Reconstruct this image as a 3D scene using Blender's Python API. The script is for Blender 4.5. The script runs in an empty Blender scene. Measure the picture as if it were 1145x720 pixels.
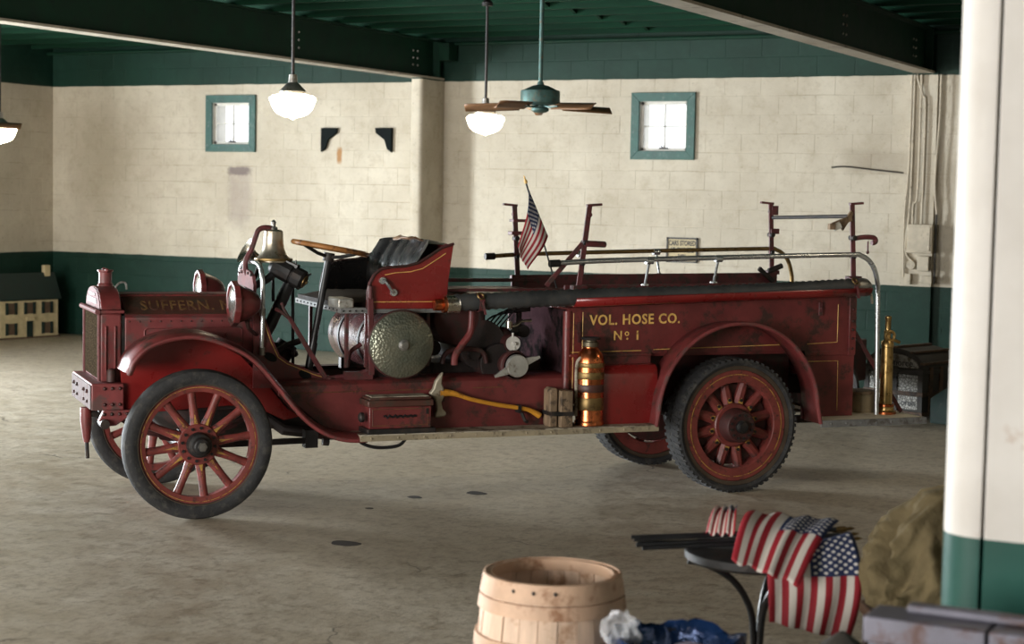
import bpy, bmesh, math, random
from math import sin, cos, pi, radians as R
from mathutils import Vector as V, Matrix
random.seed(7)
scene = bpy.context.scene
col = scene.collection

# ------------------------------------------------------------------ camera
cam_d = bpy.data.cameras.new('camera')
cam_d.sensor_width = 36.0
cam_d.lens = 1972.0 / 1145.0 * 36.0
cam_d.clip_start = 0.1
cam_d.dof.use_dof = True
cam_d.dof.focus_distance = 10.6
cam_d.dof.aperture_fstop = 3.2
cam = bpy.data.objects.new('camera', cam_d)
col.objects.link(cam)
yaw, pit, rol = R(27.0), R(-4.15), R(1.09)
fw = V((-sin(yaw) * cos(pit), cos(yaw) * cos(pit), sin(pit)))
r0 = V((cos(yaw), sin(yaw), 0)); u0 = r0.cross(fw)
rt = r0 * cos(rol) + u0 * sin(rol); up = rt.cross(fw)
cam.matrix_world = Matrix(((rt.x, up.x, -fw.x, 0), (rt.y, up.y, -fw.y, 0), (rt.z, up.z, -fw.z, 1.95), (0, 0, 0, 1)))
scene.camera = cam

# ------------------------------------------------------------------ sky, daylight, exposure
world = bpy.data.worlds.new('sky'); scene.world = world; world.use_nodes = True
bg = world.node_tree.nodes['Background']
bg.inputs[0].default_value = (0.90, 0.95, 1.0, 1); bg.inputs[1].default_value = 2.2

def area(name, loc, aim, sx, sy, power, color):
    l = bpy.data.lights.new(name, 'AREA'); l.shape = 'RECTANGLE'; l.size = sx; l.size_y = sy
    l.energy = power; l.color = color
    o = bpy.data.objects.new(name, l); col.objects.link(o); o.location = loc
    o.rotation_euler = (V(aim) - V(loc)).to_track_quat('-Z', 'Y').to_euler()
    return o
# daylight in the open garage doorways (left wall and right street one)
area('daylight_side_door', (-16.30, 10.1, 1.4), (0, 10.1, 1.4), 2.2, 2.7, 2000, (0.88, 0.95, 1.0))
area('street_side_light', (-6.2, -4.26, 1.75), (-6.2, 20, 1.75), 4.4, 3.4, 900, (1.0, 0.97, 0.92))
area('street_side_light', (-12.6, -4.26, 1.75), (-12.6, 20, 1.75), 4.2, 3.4, 800, (1.0, 0.98, 0.94))  # second street opening's light, added to brighten the left wall
scene.view_settings.view_transform = 'Standard'
scene.view_settings.look = 'None'
scene.view_settings.gamma = 1.0
scene.view_settings.use_curve_mapping = False
scene.view_settings.exposure = 0.2

# ------------------------------------------------------------------ node materials
MATS = {}
class NT:
    def __init__(s, name):
        s.m = bpy.data.materials.new(name); s.m.use_nodes = True
        s.t = s.m.node_tree; s.b = s.t.nodes['Principled BSDF']; MATS[name] = s.m
    def n(s, kind, **kw):
        nd = s.t.nodes.new(kind)
        for k, v in kw.items():
            if k in nd.inputs: nd.inputs[k].default_value = v
            else: setattr(nd, k, v)
        return nd
    def l(s, a, b): s.t.links.new(a, b)
    def mth(s, op, a, b=None, c=None):
        nd = s.t.nodes.new('ShaderNodeMath'); nd.operation = op
        for i, v in enumerate((a, b, c)):
            if v is None: continue
            if isinstance(v, (int, float)): nd.inputs[i].default_value = v
            else: s.l(v, nd.inputs[i])
        return nd.outputs[0]
    def mix(s, f, a, b):
        nd = s.t.nodes.new('ShaderNodeMix'); nd.data_type = 'RGBA'
        for sock, v in ((nd.inputs[0], f), (nd.inputs[6], a), (nd.inputs[7], b)):
            if isinstance(v, (int, float)): sock.default_value = v
            elif isinstance(v, tuple): sock.default_value = (*v[:3], 1)
            else: s.l(v, sock)
        return nd.outputs[2]
    def noise(s, co, scale, detail=4, rough=.55, stretch=None):
        if stretch:
            mp = s.n('ShaderNodeMapping'); mp.inputs['Scale'].default_value = stretch; s.l(co, mp.inputs[0]); co = mp.outputs[0]
        nd = s.n('ShaderNodeTexNoise', Scale=scale, Detail=detail, Roughness=rough); s.l(co, nd.inputs['Vector'])
        return nd.outputs['Fac']
    def ramp(s, f, lo, hi):
        nd = s.n('ShaderNodeMapRange'); nd.inputs[1].default_value = lo; nd.inputs[2].default_value = hi; s.l(f, nd.inputs[0])
        return nd.outputs[0]
    def bump(s, h, st, dist=.01):
        nd = s.n('ShaderNodeBump', Strength=st, Distance=dist); s.l(h, nd.inputs['Height']); s.l(nd.outputs[0], s.b.inputs['Normal'])
    def obj(s): return s.n('ShaderNodeTexCoord').outputs['Object']
    def pos(s): return s.n('ShaderNodeNewGeometry').outputs['Position']

def mat(name, c, rough=.5, metal=0., var=.2, scale=6., bump=0., bscale=40., spot=None, stretch=None, coat=0., spec=.5):
    """colour with mottling, optional wear spots (colour, amount 0..1, scale), fine relief"""
    k = NT(name); o = k.obj()
    f = k.ramp(k.noise(o, scale, 5, .6, stretch), .3, .7)
    cc = k.mix(f, tuple(x * (1 - var) for x in c), tuple(min(1, x * (1 + var)) for x in c))
    rsock = k.mth('MULTIPLY_ADD', f, .14, max(.03, rough - .07))
    if spot:
        sc, am, ss = spot
        f2 = k.ramp(k.noise(o, ss, 6, .7), .66 - am * .4, .76 - am * .4)
        cc = k.mix(f2, cc, sc); rsock = k.mth('MAXIMUM', rsock, k.mth('MULTIPLY', f2, .62))
    k.l(cc, k.b.inputs['Base Color']); k.l(rsock, k.b.inputs['Roughness'])
    k.b.inputs['Metallic'].default_value = metal
    k.b.inputs['Specular IOR Level'].default_value = spec
    if coat: k.b.inputs['Coat Weight'].default_value = coat; k.b.inputs['Coat Roughness'].default_value = .12
    if bump: k.bump(k.noise(o, bscale, 3), bump)
    return k.m

DUST = (.24, .19, .155)
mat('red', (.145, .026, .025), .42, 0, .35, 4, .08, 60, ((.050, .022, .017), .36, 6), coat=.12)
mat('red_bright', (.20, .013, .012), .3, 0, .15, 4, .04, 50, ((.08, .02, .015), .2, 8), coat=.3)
mat('red_dusty', (.17, .034, .034), .5, 0, .3, 5, .1, 60, ((.10, .05, .045), .36, 8))
mat('red_pale', (.15, .06, .06), .55, 0, .25, 9, .05, 60, ((.09, .04, .035), .3, 26), spec=.03)
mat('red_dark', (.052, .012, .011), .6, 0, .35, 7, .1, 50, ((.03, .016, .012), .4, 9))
mat('red_brown', (.075, .026, .018), .5, 0, .3, 6, .08, 60, ((.05, .03, .02), .4, 10))
mat('wheel_red', (.175, .034, .028), .48, 0, .25, 9, .08, 60, ((.06, .022, .018), .3, 22))
mat('rail_red', (.105, .024, .026), .5, 0, .3, 10, .1, 60, ((.05, .03, .025), .4, 18))
mat('gold', (.74, .46, .13), .5, 0, .25, 14, 0, 40, ((.16, .06, .03), .25, 30))
mat('gold_worn', (.42, .24, .05), .5, 0, .3, 14, 0, 40, ((.12, .03, .02), .42, 26))
mat('face_grey', (.15, .12, .12), .65, 0, .25, 8, .08, 50, ((.10, .05, .045), .35, 12), spec=.03)
mat('gold_faint', (.16, .085, .03), .55, 0, .3, 14, 0, 40, ((.08, .03, .02), .45, 24))
mat('tyre', (.020, .020, .021), .75, 0, .4, 7, .35, 45, ((.046, .043, .038), .36, 16))
mat('band_brown', (.075, .052, .035), .6, .3, .3, 8, .1, 40)
mat('black', (.012, .012, .013), .4, 0, .3, 8, .05, 50)
mat('black_iron', (.014, .013, .013), .55, .2, .4, 7, .2, 40, ((.035, .025, .02), .4, 9))
mat('grime', (.018, .012, .011), .65, 0, .5, 6, .3, 30, ((.05, .018, .015), .35, 8))
mat('chrome', (.62, .64, .65), .27, .85, .12, 3)
mat('nickel', (.58, .54, .46), .26, 1, .2, 7, 0, 40, ((.25, .21, .15), .3, 14))
mat('bell_metal', (.46, .41, .33), .34, .9, .25, 7, .03, 40, ((.2, .15, .09), .35, 10))
mat('brass', (.52, .35, .14), .34, 1, .2, 9, 0, 40, ((.28, .17, .06), .3, 16))
mat('brass_old', (.25, .165, .065), .45, .8, .25, 9, .05, 40, ((.12, .075, .03), .35, 16))
mat('copper', (.62, .185, .07), .27, 1, .2, 5, 0, 40, ((.30, .10, .05), .3, 10))
mat('steel', (.33, .32, .30), .42, .9, .2, 9, .05, 40, ((.16, .12, .09), .3, 14))
mat('steel_pale', (.50, .49, .45), .45, .6, .2, 12, .05, 60, ((.25, .22, .18), .3, 18))
mat('zinc', (.17, .17, .165), .6, 0, .25, 9, .1, 40, ((.09, .08, .07), .35, 14), spec=.12)
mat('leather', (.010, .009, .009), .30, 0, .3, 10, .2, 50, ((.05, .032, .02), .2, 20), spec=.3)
mat('leather_worn', (.020, .013, .010), .7, 0, .4, 9, .2, 50, spec=.06)
mat('hose_rubber', (.042, .044, .045), .55, 0, .35, 7, .2, 60, ((.055, .052, .048), .35, 14))
mat('step_lit', (.72, .66, .53), .75, 0, .15, 6, .2, 30)  # pale tone stands in for light falling on the rear step
mat('edge_tan', (.30, .25, .165), .6, 0, .25, 8, .1, 40, ((.15, .12, .08), .3, 12))
mat('step_wood', (.40, .35, .27), .75, 0, .3, 5, .3, 30, ((.12, .09, .06), .4, 9), (1, 6, 6))
mat('wood_grey', (.20, .135, .08), .75, 0, .35, 6, .4, 30, ((.06, .04, .025), .35, 12), (5, 5, 1))
mat('wood_brown', (.16, .075, .03), .5, 0, .3, 6, .1, 30, None, (8, 8, 1))
mat('wood_rim', (.30, .13, .04), .35, 0, .3, 12, .05, 40, ((.1, .04, .015), .3, 16))
mat('axe_yellow', (.62, .27, .028), .35, 0, .2, 8, .02, 40, ((.32, .12, .02), .25, 10), coat=.3)
mat('axe_head', (.42, .37, .28), .5, .5, .25, 12, .15, 40, ((.2, .15, .1), .35, 14))
mat('barrel_wood', (.62, .45, .33), .68, 0, .22, 5, .15, 40, ((.36, .20, .11), .3, 7), (4, 4, .7))
mat('barrel_hoop', (.56, .37, .25), .65, 0, .22, 6, .15, 40, ((.30, .15, .08), .3, 8))
mat('canvas', (.115, .088, .045), .9, 0, .2, 9, .5, 60, None, spec=.2)
mat('crate_metal', (.15, .145, .18), .5, .25, .25, 5, .1, 40, ((.11, .065, .06), .36, 6))
mat('blade_wood', (.20, .10, .045), .5, 0, .3, 6, 0, 40, None, (2, 9, 9))
mat('fan_teal', (.06, .125, .115), .5, .4, .35, 20, .15, 60, ((.14, .11, .07), .3, 24))
mat('frame_green', (.030, .098, .082), .5, 0, .2, 8, .08, 50, ((.1, .16, .15), .25, 20))
mat('sash_white', (.62, .60, .55), .6, 0, .12, 8)
mat('iron_paint', (.007, .010, .010), .8, 0, .3, 9, .1, 40, spec=.1)
mat('conduit_paint', (.50, .435, .33), .65, 0, .18, 8, .1, 40, ((.3, .25, .18), .2, 12))
mat('beam_green', (.004, .030, .016), .6, 0, .3, 3, .05, 40, ((.005, .024, .016), .3, 8), spec=.25)
mat('joist_green', (.0035, .026, .013), .8, 0, .35, 4, .1, 40, None, (.4, 6, 6), spec=.15)
mat('flange_cream', (.42, .38, .31), .55, 0, .25, 3, .05, 30, ((.26, .22, .17), .3, 6))
mat('doll_cream', (.52, .42, .24), .8, 0, .2, 10, .1, 40)
mat('doll_green', (.007, .020, .016), .6, 0, .3, 8)
mat('doll_brown', (.10, .06, .035), .7, 0, .3, 12)
mat('trunk_tin', (.30, .29, .26), .5, .6, .35, 14, .2, 40, ((.1, .09, .07), .4, 16))
mat('trunk_dark', (.035, .030, .024), .65, 0, .35, 8, .2, 40)
mat('trunk_slat', (.10, .055, .03), .65, 0, .3, 8, .2, 40, ((.04, .025, .015), .4, 12))
mat('sign_cream', (.50, .41, .24), .7, 0, .12, 9)
mat('drum_tan', (.23, .185, .11), .75, 0, .25, 8, .2, 40)
mat('orange_wood', (.36, .10, .02), .45, 0, .25, 8)
mat('tank_paint', (.075, .026, .027), .26, 0, .3, 6, .04, 40, ((.03, .015, .013), .3, 9), coat=.3)
mat('sooty_dim_panel', (.050, .026, .030), .75, 0, .4, 4, .1, 40, ((.012, .010, .010), .45, 4), spec=0)  # soot, on a tone darkened to offset the strong side light
mat('bronze_dark', (.12, .10, .065), .45, .7, .3, 9, .05, 40)
mat('soot', (.045, .036, .028), .9, 0, .3, 10)
mat('rust', (.30, .12, .03), .85, 0, .4, 20)
mat('blue_film', (.012, .035, .11), .16, .35, .5, 8, .5, 30)
mat('black_plastic', (.012, .012, .014), .45)
mat('pale_violet', (.42, .36, .46), .5)
mat('cowl_hole_shade', (.004, .004, .004), .8)
mat('green_paint_box', (.009, .036, .029), .65, 0, .3, 8, .05, 40, ((.05, .06, .05), .25, 12))

k = NT('radiator_mesh'); o = k.obj()
w = k.n('ShaderNodeTexVoronoi', Scale=90.); k.l(o, w.inputs['Vector'])
k.l(k.mix(k.ramp(w.outputs['Distance'], .15, .5), (.10, .076, .048), (.028, .021, .014)), k.b.inputs['Base Color'])
k.b.inputs['Metallic'].default_value = 0; k.b.inputs['Specular IOR Level'].default_value = 0; k.b.inputs['Roughness'].default_value = .7; k.bump(w.outputs['Distance'], .6, .004)

k = NT('hammered'); o = k.obj()                        # dimpled green-grey metal drum head
w = k.n('ShaderNodeTexVoronoi', Scale=62.); k.l(o, w.inputs['Vector'])
k.l(k.mix(k.ramp(k.noise(o, 5), .35, .65), (.17, .185, .145), (.30, .29, .215)), k.b.inputs['Base Color'])
k.b.inputs['Metallic'].default_value = .75; k.b.inputs['Roughness'].default_value = .36; k.bump(w.outputs['Distance'], .55, .006)

k = NT('embossed_tin'); o = k.obj()
w = k.n('ShaderNodeTexVoronoi', Scale=38.); w.feature = 'DISTANCE_TO_EDGE'; k.l(o, w.inputs['Vector'])
k.l(k.mix(k.ramp(w.outputs['Distance'], .02, .2), (.05, .046, .038), (.27, .26, .235)), k.b.inputs['Base Color'])
k.b.inputs['Metallic'].default_value = .5; k.b.inputs['Roughness'].default_value = .45; k.bump(w.outputs['Distance'], .6, .006)

k = NT('glass_clear')                                     # thin pane: mostly clear, a little reflection
k.t.nodes.remove(k.b); out = k.t.nodes['Material Output']
tr = k.n('ShaderNodeBsdfTransparent'); gl = k.n('ShaderNodeBsdfGlossy', Roughness=.03); ms = k.n('ShaderNodeMixShader'); ms.inputs[0].default_value = .07
k.l(tr.outputs[0], ms.inputs[1]); k.l(gl.outputs[0], ms.inputs[2]); k.l(ms.outputs[0], out.inputs[0])

k = NT('lens_glass'); o = k.obj()
k.b.inputs['Base Color'].default_value = (.75, .76, .74, 1); k.b.inputs['Roughness'].default_value = .12; k.b.inputs['Metallic'].default_value = .85
w = k.n('ShaderNodeTexWave', Scale=30.); k.l(o, w.inputs['Vector']); k.bump(w.outputs['Fac'], .25, .004)

k = NT('lamp_globe')                                      # lit milk glass
k.b.inputs['Base Color'].default_value = (.9, .86, .78, 1); k.b.inputs['Roughness'].default_value = .3
k.b.inputs['Emission Color'].default_value = (1, .83, .58, 1); k.b.inputs['Emission Strength'].default_value = 20.0

k = NT('clear_film')
k.b.inputs['Base Color'].default_value = (.85, .87, .92, 1); k.b.inputs['Roughness'].default_value = .12
k.b.inputs['Alpha'].default_value = .22

k = NT('wall_paint'); p = k.pos()                         # cream block wall, green dado and green frieze
sx = k.n('ShaderNodeSeparateXYZ'); k.l(p, sx.inputs[0]); z = sx.outputs[2]
zj = k.mth('ADD', z, k.mth('MULTIPLY', k.mth('SUBTRACT', k.noise(p, 5, 3), .5), .018))
n1 = k.ramp(k.noise(p, 1.1, 6, .65), .32, .68); n2 = k.ramp(k.noise(p, 5, 7, .75), .50, .68); n3 = k.ramp(k.noise(p, 24, 4, .75), .60, .70)
cream = k.mix(n1, (.455, .40, .31), (.61, .555, .45))
cream = k.mix(k.mth('MULTIPLY', n2, .5), cream, (.36, .295, .205)); cream = k.mix(k.mth('MULTIPLY', n3, .5), cream, (.17, .135, .10))
# old dirt held in the bed joints, here and there
fz = k.mth('ABSOLUTE', k.mth('SUBTRACT', k.mth('FRACT', k.mth('ADD', k.mth('DIVIDE', zj, .203), .5)), .5))
jd = k.mth('MULTIPLY', k.ramp(fz, .035, .0), k.ramp(k.noise(p, 1.3, 4, .7), .50, .62))
cream = k.mix(k.mth('MULTIPLY', jd, .55), cream, (.24, .17, .10))
def blot(x0, z0, rx, rz, soft, colr, amt):
    global cream
    dx = k.mth('DIVIDE', k.mth('SUBTRACT', sx.outputs[0], x0), rx); dz_ = k.mth('DIVIDE', k.mth('SUBTRACT', z, z0), rz)
    d_ = k.mth('SQRT', k.mth('ADD', k.mth('POWER', k.mth('ABSOLUTE', dx), 4), k.mth('POWER', k.mth('ABSOLUTE', dz_), 4)))
    d_ = k.mth('ADD', d_, k.mth('MULTIPLY', k.mth('SUBTRACT', k.noise(p, 9, 6, .75), .5), 2.6))
    cream = k.mix(k.mth('MULTIPLY', k.ramp(d_, 1 + soft, 1 - soft), amt), cream, colr)
blot(-13.0, 1.86, .17, .36, .5, (.33, .27, .24), .5); blot(-13.0, 2.17, .17, .05, .45, (.17, .135, .13), .85); blot(-11.54, 2.37, .035, .09, .6, (.36, .17, .05), .9)
blot(-15.2, 2.35, .45, .55, .9, (.30, .25, .17), .4); blot(-4.95, 2.35, .35, .12, .8, (.25, .2, .14), .4)
green = k.mix(n1, (.0030, .021, .0125), (.0060, .036, .0235)); green = k.mix(k.mth('MULTIPLY', n2, .35), green, (.014, .055, .038))
isg = k.mth('MAXIMUM', k.mth('LESS_THAN', zj, 1.085), k.mth('GREATER_THAN', zj, 3.235))
k.l(k.mix(isg, cream, green), k.b.inputs['Base Color'])
k.l(k.mth('SUBTRACT', .72, k.mth('MULTIPLY', isg, .14)), k.b.inputs['Roughness'])
k.b.inputs['Specular IOR Level'].default_value = .28
k.bump(k.mth('ADD', k.noise(p, 45, 4), k.mth('MULTIPLY', k.noise(p, 9, 3), 1.5)), .28, .005)

k = NT('pillar_paint'); p = k.pos()
sx = k.n('ShaderNodeSeparateXYZ'); k.l(p, sx.inputs[0]); z = sx.outputs[2]
isg = k.mth('LESS_THAN', z, 1.075)
n1 = k.ramp(k.noise(p, 2.2, 5), .35, .65); n2 = k.ramp(k.noise(p, 5, 6, .7), .64, .76)
c = k.mix(k.mth('MULTIPLY', n2, .6), k.mix(n1, (.56, .525, .48), (.68, .65, .61)), (.36, .21, .12))
k.l(k.mix(isg, c, k.mix(n1, (.003, .050, .035), (.006, .075, .055))), k.b.inputs['Base Color'])
k.b.inputs['Roughness'].default_value = .5; k.b.inputs['Specular IOR Level'].default_value = .3; k.bump(k.noise(p, 14, 4), .15, .006)

k = NT('concrete'); p = k.pos()
n1 = k.ramp(k.noise(p, .45, 6, .6), .3, .7); n2 = k.ramp(k.noise(p, 3.5, 7, .7), .42, .7); n3 = k.ramp(k.noise(p, 1.6, 6, .7), .60, .74)
n4 = k.ramp(k.noise(p, 30, 4, .7), .66, .78)
c = k.mix(n1, (.38, .315, .225), (.58, .505, .40)); c = k.mix(k.mth('MULTIPLY', n2, .65), c, (.68, .61, .50))
c = k.mix(k.mth('MULTIPLY', n3, .65), c, (.24, .185, .125)); c = k.mix(k.mth('MULTIPLY', k.ramp(k.noise(p, 9, 6, .75), .50, .64), .65), c, (.24, .185, .125)); c = k.mix(k.mth('MULTIPLY', k.ramp(k.noise(p, 26, 5, .8, (1, .45, 1)), .50, .64), .6), c, (.26, .20, .14)); c = k.mix(k.mth('MULTIPLY', n4, .6), c, (.11, .085, .06))
vo = k.n('ShaderNodeTexVoronoi', Scale=.42); vo.feature = 'DISTANCE_TO_EDGE'
wv = k.n('ShaderNodeTexNoise', Scale=2.2, Detail=5.); k.l(p, wv.inputs['Vector'])
va = k.n('ShaderNodeVectorMath'); va.operation = 'MULTIPLY_ADD'; k.l(wv.outputs['Color'], va.inputs[0]); va.inputs[1].default_value = (.6, .6, 0); k.l(p, va.inputs[2])
k.l(va.outputs[0], vo.inputs['Vector'])
crk = k.mth('MULTIPLY', k.mth('LESS_THAN', vo.outputs['Distance'], .0028), k.ramp(k.noise(p, .5, 2), .50, .58))
c = k.mix(k.mth('MULTIPLY', crk, .75), c, (.045, .035, .028))
k.l(c, k.b.inputs['Base Color'])
k.l(k.mth('MULTIPLY_ADD', n2, .2, .40), k.b.inputs['Roughness'])
k.bump(k.mth('ADD', k.noise(p, 18, 5), k.mth('MULTIPLY', k.noise(p, 120, 2), .4)), .3, .006)

k = NT('flag_cloth')                                      # thirteen stripes, blue canton, fifty stars, from the cloth's own UVs
uvn = k.n('ShaderNodeUVMap').outputs[0]; s2 = k.n('ShaderNodeSeparateXYZ'); k.l(uvn, s2.inputs[0]); u, v = s2.outputs[0], s2.outputs[1]
stripe = k.mth('COMPARE', k.mth('MODULO', k.mth('FLOOR', k.mth('MULTIPLY', v, 12.999)), 2), 0, .5)
canton = k.mth('MULTIPLY', k.mth('LESS_THAN', u, .42), k.mth('GREATER_THAN', v, 6 / 13))
cu = k.mth('MULTIPLY', u, 12 / .42); cv = k.mth('MULTIPLY', k.mth('SUBTRACT', v, 6 / 13), 10 * 13 / 7)
ru, rv = k.mth('ROUND', cu), k.mth('ROUND', cv)
du, dv = k.mth('SUBTRACT', cu, ru), k.mth('SUBTRACT', cv, rv)
dist = k.mth('SQRT', k.mth('ADD', k.mth('MULTIPLY', du, du), k.mth('MULTIPLY', dv, dv)))
par = k.mth('COMPARE', k.mth('MODULO', k.mth('ADD', ru, rv), 2), 0, .5)
inn = k.mth('MULTIPLY', k.mth('MULTIPLY', k.mth('GREATER_THAN', ru, .5), k.mth('LESS_THAN', ru, 11.5)), k.mth('MULTIPLY', k.mth('GREATER_THAN', rv, .5), k.mth('LESS_THAN', rv, 9.5)))
star = k.mth('MULTIPLY', k.mth('MULTIPLY', par, inn), k.mth('LESS_THAN', dist, .40))
c = k.mix(stripe, (.62, .56, .50), (.30, .010, .020)); c = k.mix(canton, c, k.mix(star, (.016, .028, .085), (.70, .66, .62)))
k.l(c, k.b.inputs['Base Color']); k.b.inputs['Roughness'].default_value = .75

# ------------------------------------------------------------------ mesh builder
class MB:
    def __init__(s): s.v = []; s.f = []; s.uv = None
    def add(s, vs, fs):
        o = len(s.v); s.v += [tuple(p) for p in vs]; s.f += [tuple(i + o for i in q) for q in fs]; return s
    def box(s, x0, x1, y0, y1, z0, z1):
        return s.add([(x, y, z) for x in (x0, x1) for y in (y0, y1) for z in (z0, z1)],
                     [(0, 1, 3, 2), (4, 6, 7, 5), (0, 4, 5, 1), (2, 3, 7, 6), (0, 2, 6, 4), (1, 5, 7, 3)])
    def frame(s, p, q, upv=(0, 0, 1)):
        d = (V(q) - V(p)); d.normalize(); u = V(upv)
        if abs(d.dot(u.normalized())) > .98: u = V((1, 0, 0))
        a = d.cross(u).normalized(); b = a.cross(d).normalized(); return d, a, b
    def bar(s, p, q, w, h, upv=(0, 0, 1), w2=None, h2=None):
        d, a, b = s.frame(p, q, upv); w2 = w if w2 is None else w2; h2 = h if h2 is None else h2
        vs = []
        for c, ww, hh in ((V(p), w, h), (V(q), w2, h2)):
            for i, j in ((-1, -1), (1, -1), (1, 1), (-1, 1)): vs.append(c + a * (i * ww / 2) + b * (j * hh / 2))
        return s.add(vs, [(3, 2, 1, 0), (4, 5, 6, 7)] + [(i, (i + 1) % 4, 4 + (i + 1) % 4, 4 + i) for i in range(4)])
    def tube(s, pts, r, n=8, cap=True, rs=None):
        pts = [V(p) for p in pts]; m = len(pts); vs = []; pa = None
        for i, p in enumerate(pts):
            t = (pts[min(i + 1, m - 1)] - pts[max(i - 1, 0)]).normalized()
            if pa is None:
                u = V((0, 0, 1)) if abs(t.z) < .9 else V((1, 0, 0)); pa = t.cross(u).normalized()
            else: pa = (pa - t * pa.dot(t)).normalized()
            b = t.cross(pa); rr = rs[i] if rs else r
            vs += [p + (pa * cos(2 * pi * j / n) + b * sin(2 * pi * j / n)) * rr for j in range(n)]
        fs = [(i * n + j, i * n + (j + 1) % n, (i + 1) * n + (j + 1) % n, (i + 1) * n + j) for i in range(m - 1) for j in range(n)]
        if cap: fs += [tuple(range(n))[::-1], tuple((m - 1) * n + j for j in range(n))]
        return s.add(vs, fs)
    def cyl(s, p, q, r, r2=None, n=20, cap=True): return s.tube([p, q], r, n, cap, [r, r if r2 is None else r2])
    def lathe(s, prof, o, axis=(0, 0, 1), n=32, ref=None):
        """prof = [(radius, height along axis)...]"""
        ax = V(axis).normalized(); u = V(ref) if ref else (V((1, 0, 0)) if abs(ax.x) < .9 else V((0, 0, 1)))
        a = (u - ax * u.dot(ax)).normalized(); b = ax.cross(a); o = V(o); vs = []; fs = []
        for r, h in prof:
            vs += [o + ax * h + (a * cos(2 * pi * j / n) + b * sin(2 * pi * j / n)) * max(r, 1e-5) for j in range(n)]
        m = len(prof)
        fs = [(i * n + j, i * n + (j + 1) % n, (i + 1) * n + (j + 1) % n, (i + 1) * n + j) for i in range(m - 1) for j in range(n)]
        return s.add(vs, fs)
    def ring(s, prof, o, axis=(0, 0, 1), n=48): return s.lathe(list(prof) + [prof[0]], o, axis, n)
    def torus(s, o, axis, Rr, r, n=40, m=8):
        return s.ring([(Rr + r * cos(2 * pi * i / m), r * sin(2 * pi * i / m)) for i in range(m)], o, axis, n)
    def prism(s, poly, pl, t0, t1):
        f = {'xz': lambda a, b, t: (a, t, b), 'yz': lambda a, b, t: (t, a, b), 'xy': lambda a, b, t: (a, b, t)}[pl]; n = len(poly)
        return s.add([f(a, b, t0) for a, b in poly] + [f(a, b, t1) for a, b in poly],
                     [tuple(range(n))[::-1], tuple(range(n, 2 * n))] + [(i, (i + 1) % n, n + (i + 1) % n, n + i) for i in range(n)])
    def sph(s, c, r, n=16, m=10):
        r = (r, r, r) if isinstance(r, (int, float)) else r
        vs = [(c[0] + r[0] * sin(pi * i / m) * cos(2 * pi * j / n), c[1] + r[1] * sin(pi * i / m) * sin(2 * pi * j / n), c[2] + r[2] * cos(pi * i / m)) for i in range(m + 1) for j in range(n)]
        return s.add(vs, [(i * n + j, (i + 1) * n + j, (i + 1) * n + (j + 1) % n, i * n + (j + 1) % n) for i in range(m) for j in range(n)])
    def grid(s, rows, closed=False):
        n = len(rows[0]); vs = [p for r in rows for p in r]; fs = []
        for i in range(len(rows) - 1):
            for j in range(n if closed else n - 1):
                fs.append((i * n + j, i * n + (j + 1) % n, (i + 1) * n + (j + 1) % n, (i + 1) * n + j))
        return s.add(vs, fs)
    def mirror(s, yc=.72):
        t = MB(); t.v = [(x, 2 * yc - y, z) for x, y, z in s.v]; t.f = [q[::-1] for q in s.f]; return t
    def both(s, yc=.72): t = s.mirror(yc); return s.add(t.v, t.f)
    def mesh(s, name, m, smooth=35):
        me = bpy.data.meshes.new(name); me.from_pydata(s.v, [], s.f)
        bm = bmesh.new(); bm.from_mesh(me); bmesh.ops.remove_doubles(bm, verts=bm.verts, dist=2e-5)
        bmesh.ops.recalc_face_normals(bm, faces=bm.faces); bm.to_mesh(me); bm.free()
        me.materials.append(MATS[m])
        if smooth: me.shade_smooth(); me.set_sharp_from_angle(angle=R(smooth))
        return me
    def build(s, name, m, parent=None, bev=0, solid=0, smooth=35, loc=None, off=0):
        o = bpy.data.objects.new(name, s.mesh(name, m, smooth)); col.objects.link(o)
        if parent: o.parent = parent
        if loc: o.location = loc
        if solid: md = o.modifiers.new('thick', 'SOLIDIFY'); md.thickness = solid; md.offset = off
        if bev:
            md = o.modifiers.new('edge', 'BEVEL'); md.width = bev; md.segments = 2; md.limit_method = 'ANGLE'; md.angle_limit = R(40)
        return o

def tag(o, label=None, cat=None, group=None, kind=None):
    if label: o['label'] = label
    if cat: o['category'] = cat
    if group: o['group'] = group
    if kind: o['kind'] = kind
    return o
def thing(name, label, cat, loc=(0, 0, 0), rz=0, group=None):
    o = bpy.data.objects.new(name, None); o.empty_display_size = .1; col.objects.link(o); o.location = loc; o.rotation_euler = (0, 0, rz)
    return tag(o, label, cat, group)
def copy_tree(o, parent=None):
    c = o.copy(); col.objects.link(c); c.parent = parent
    for ch in list(o.children): copy_tree(ch, c)
    return c
def text(name, s, m, parent, org, right, upv, size, ext=.0015, wide=1., align='LEFT', bold=.012, space=1.):
    cu = bpy.data.curves.new(name, 'FONT'); cu.body = s; cu.size = size; cu.extrude = ext; cu.align_x = align; cu.resolution_u = 3; cu.space_character = space
    cu.offset = size * bold
    t = bpy.data.objects.new(name, cu); col.objects.link(t); bpy.context.view_layer.update()
    me = bpy.data.meshes.new_from_object(t.evaluated_get(bpy.context.evaluated_depsgraph_get()))
    bpy.data.objects.remove(t)
    r_, u_ = V(right).normalized(), V(upv).normalized(); n_ = r_.cross(u_); og = V(org)
    for vt in me.vertices: vt.co = og + r_ * (vt.co.x * wide) + u_ * vt.co.y + n_ * vt.co.z
    me.materials.clear(); me.materials.append(MATS[m]); o = bpy.data.objects.new(name, me); col.objects.link(o)
    if parent: o.parent = parent
    return o
def arc(c, r, a0, a1, n): return [(c[0] + r * cos(R(a0 + (a1 - a0) * i / n)), c[1] + r * sin(R(a0 + (a1 - a0) * i / n))) for i in range(n + 1)]
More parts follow.
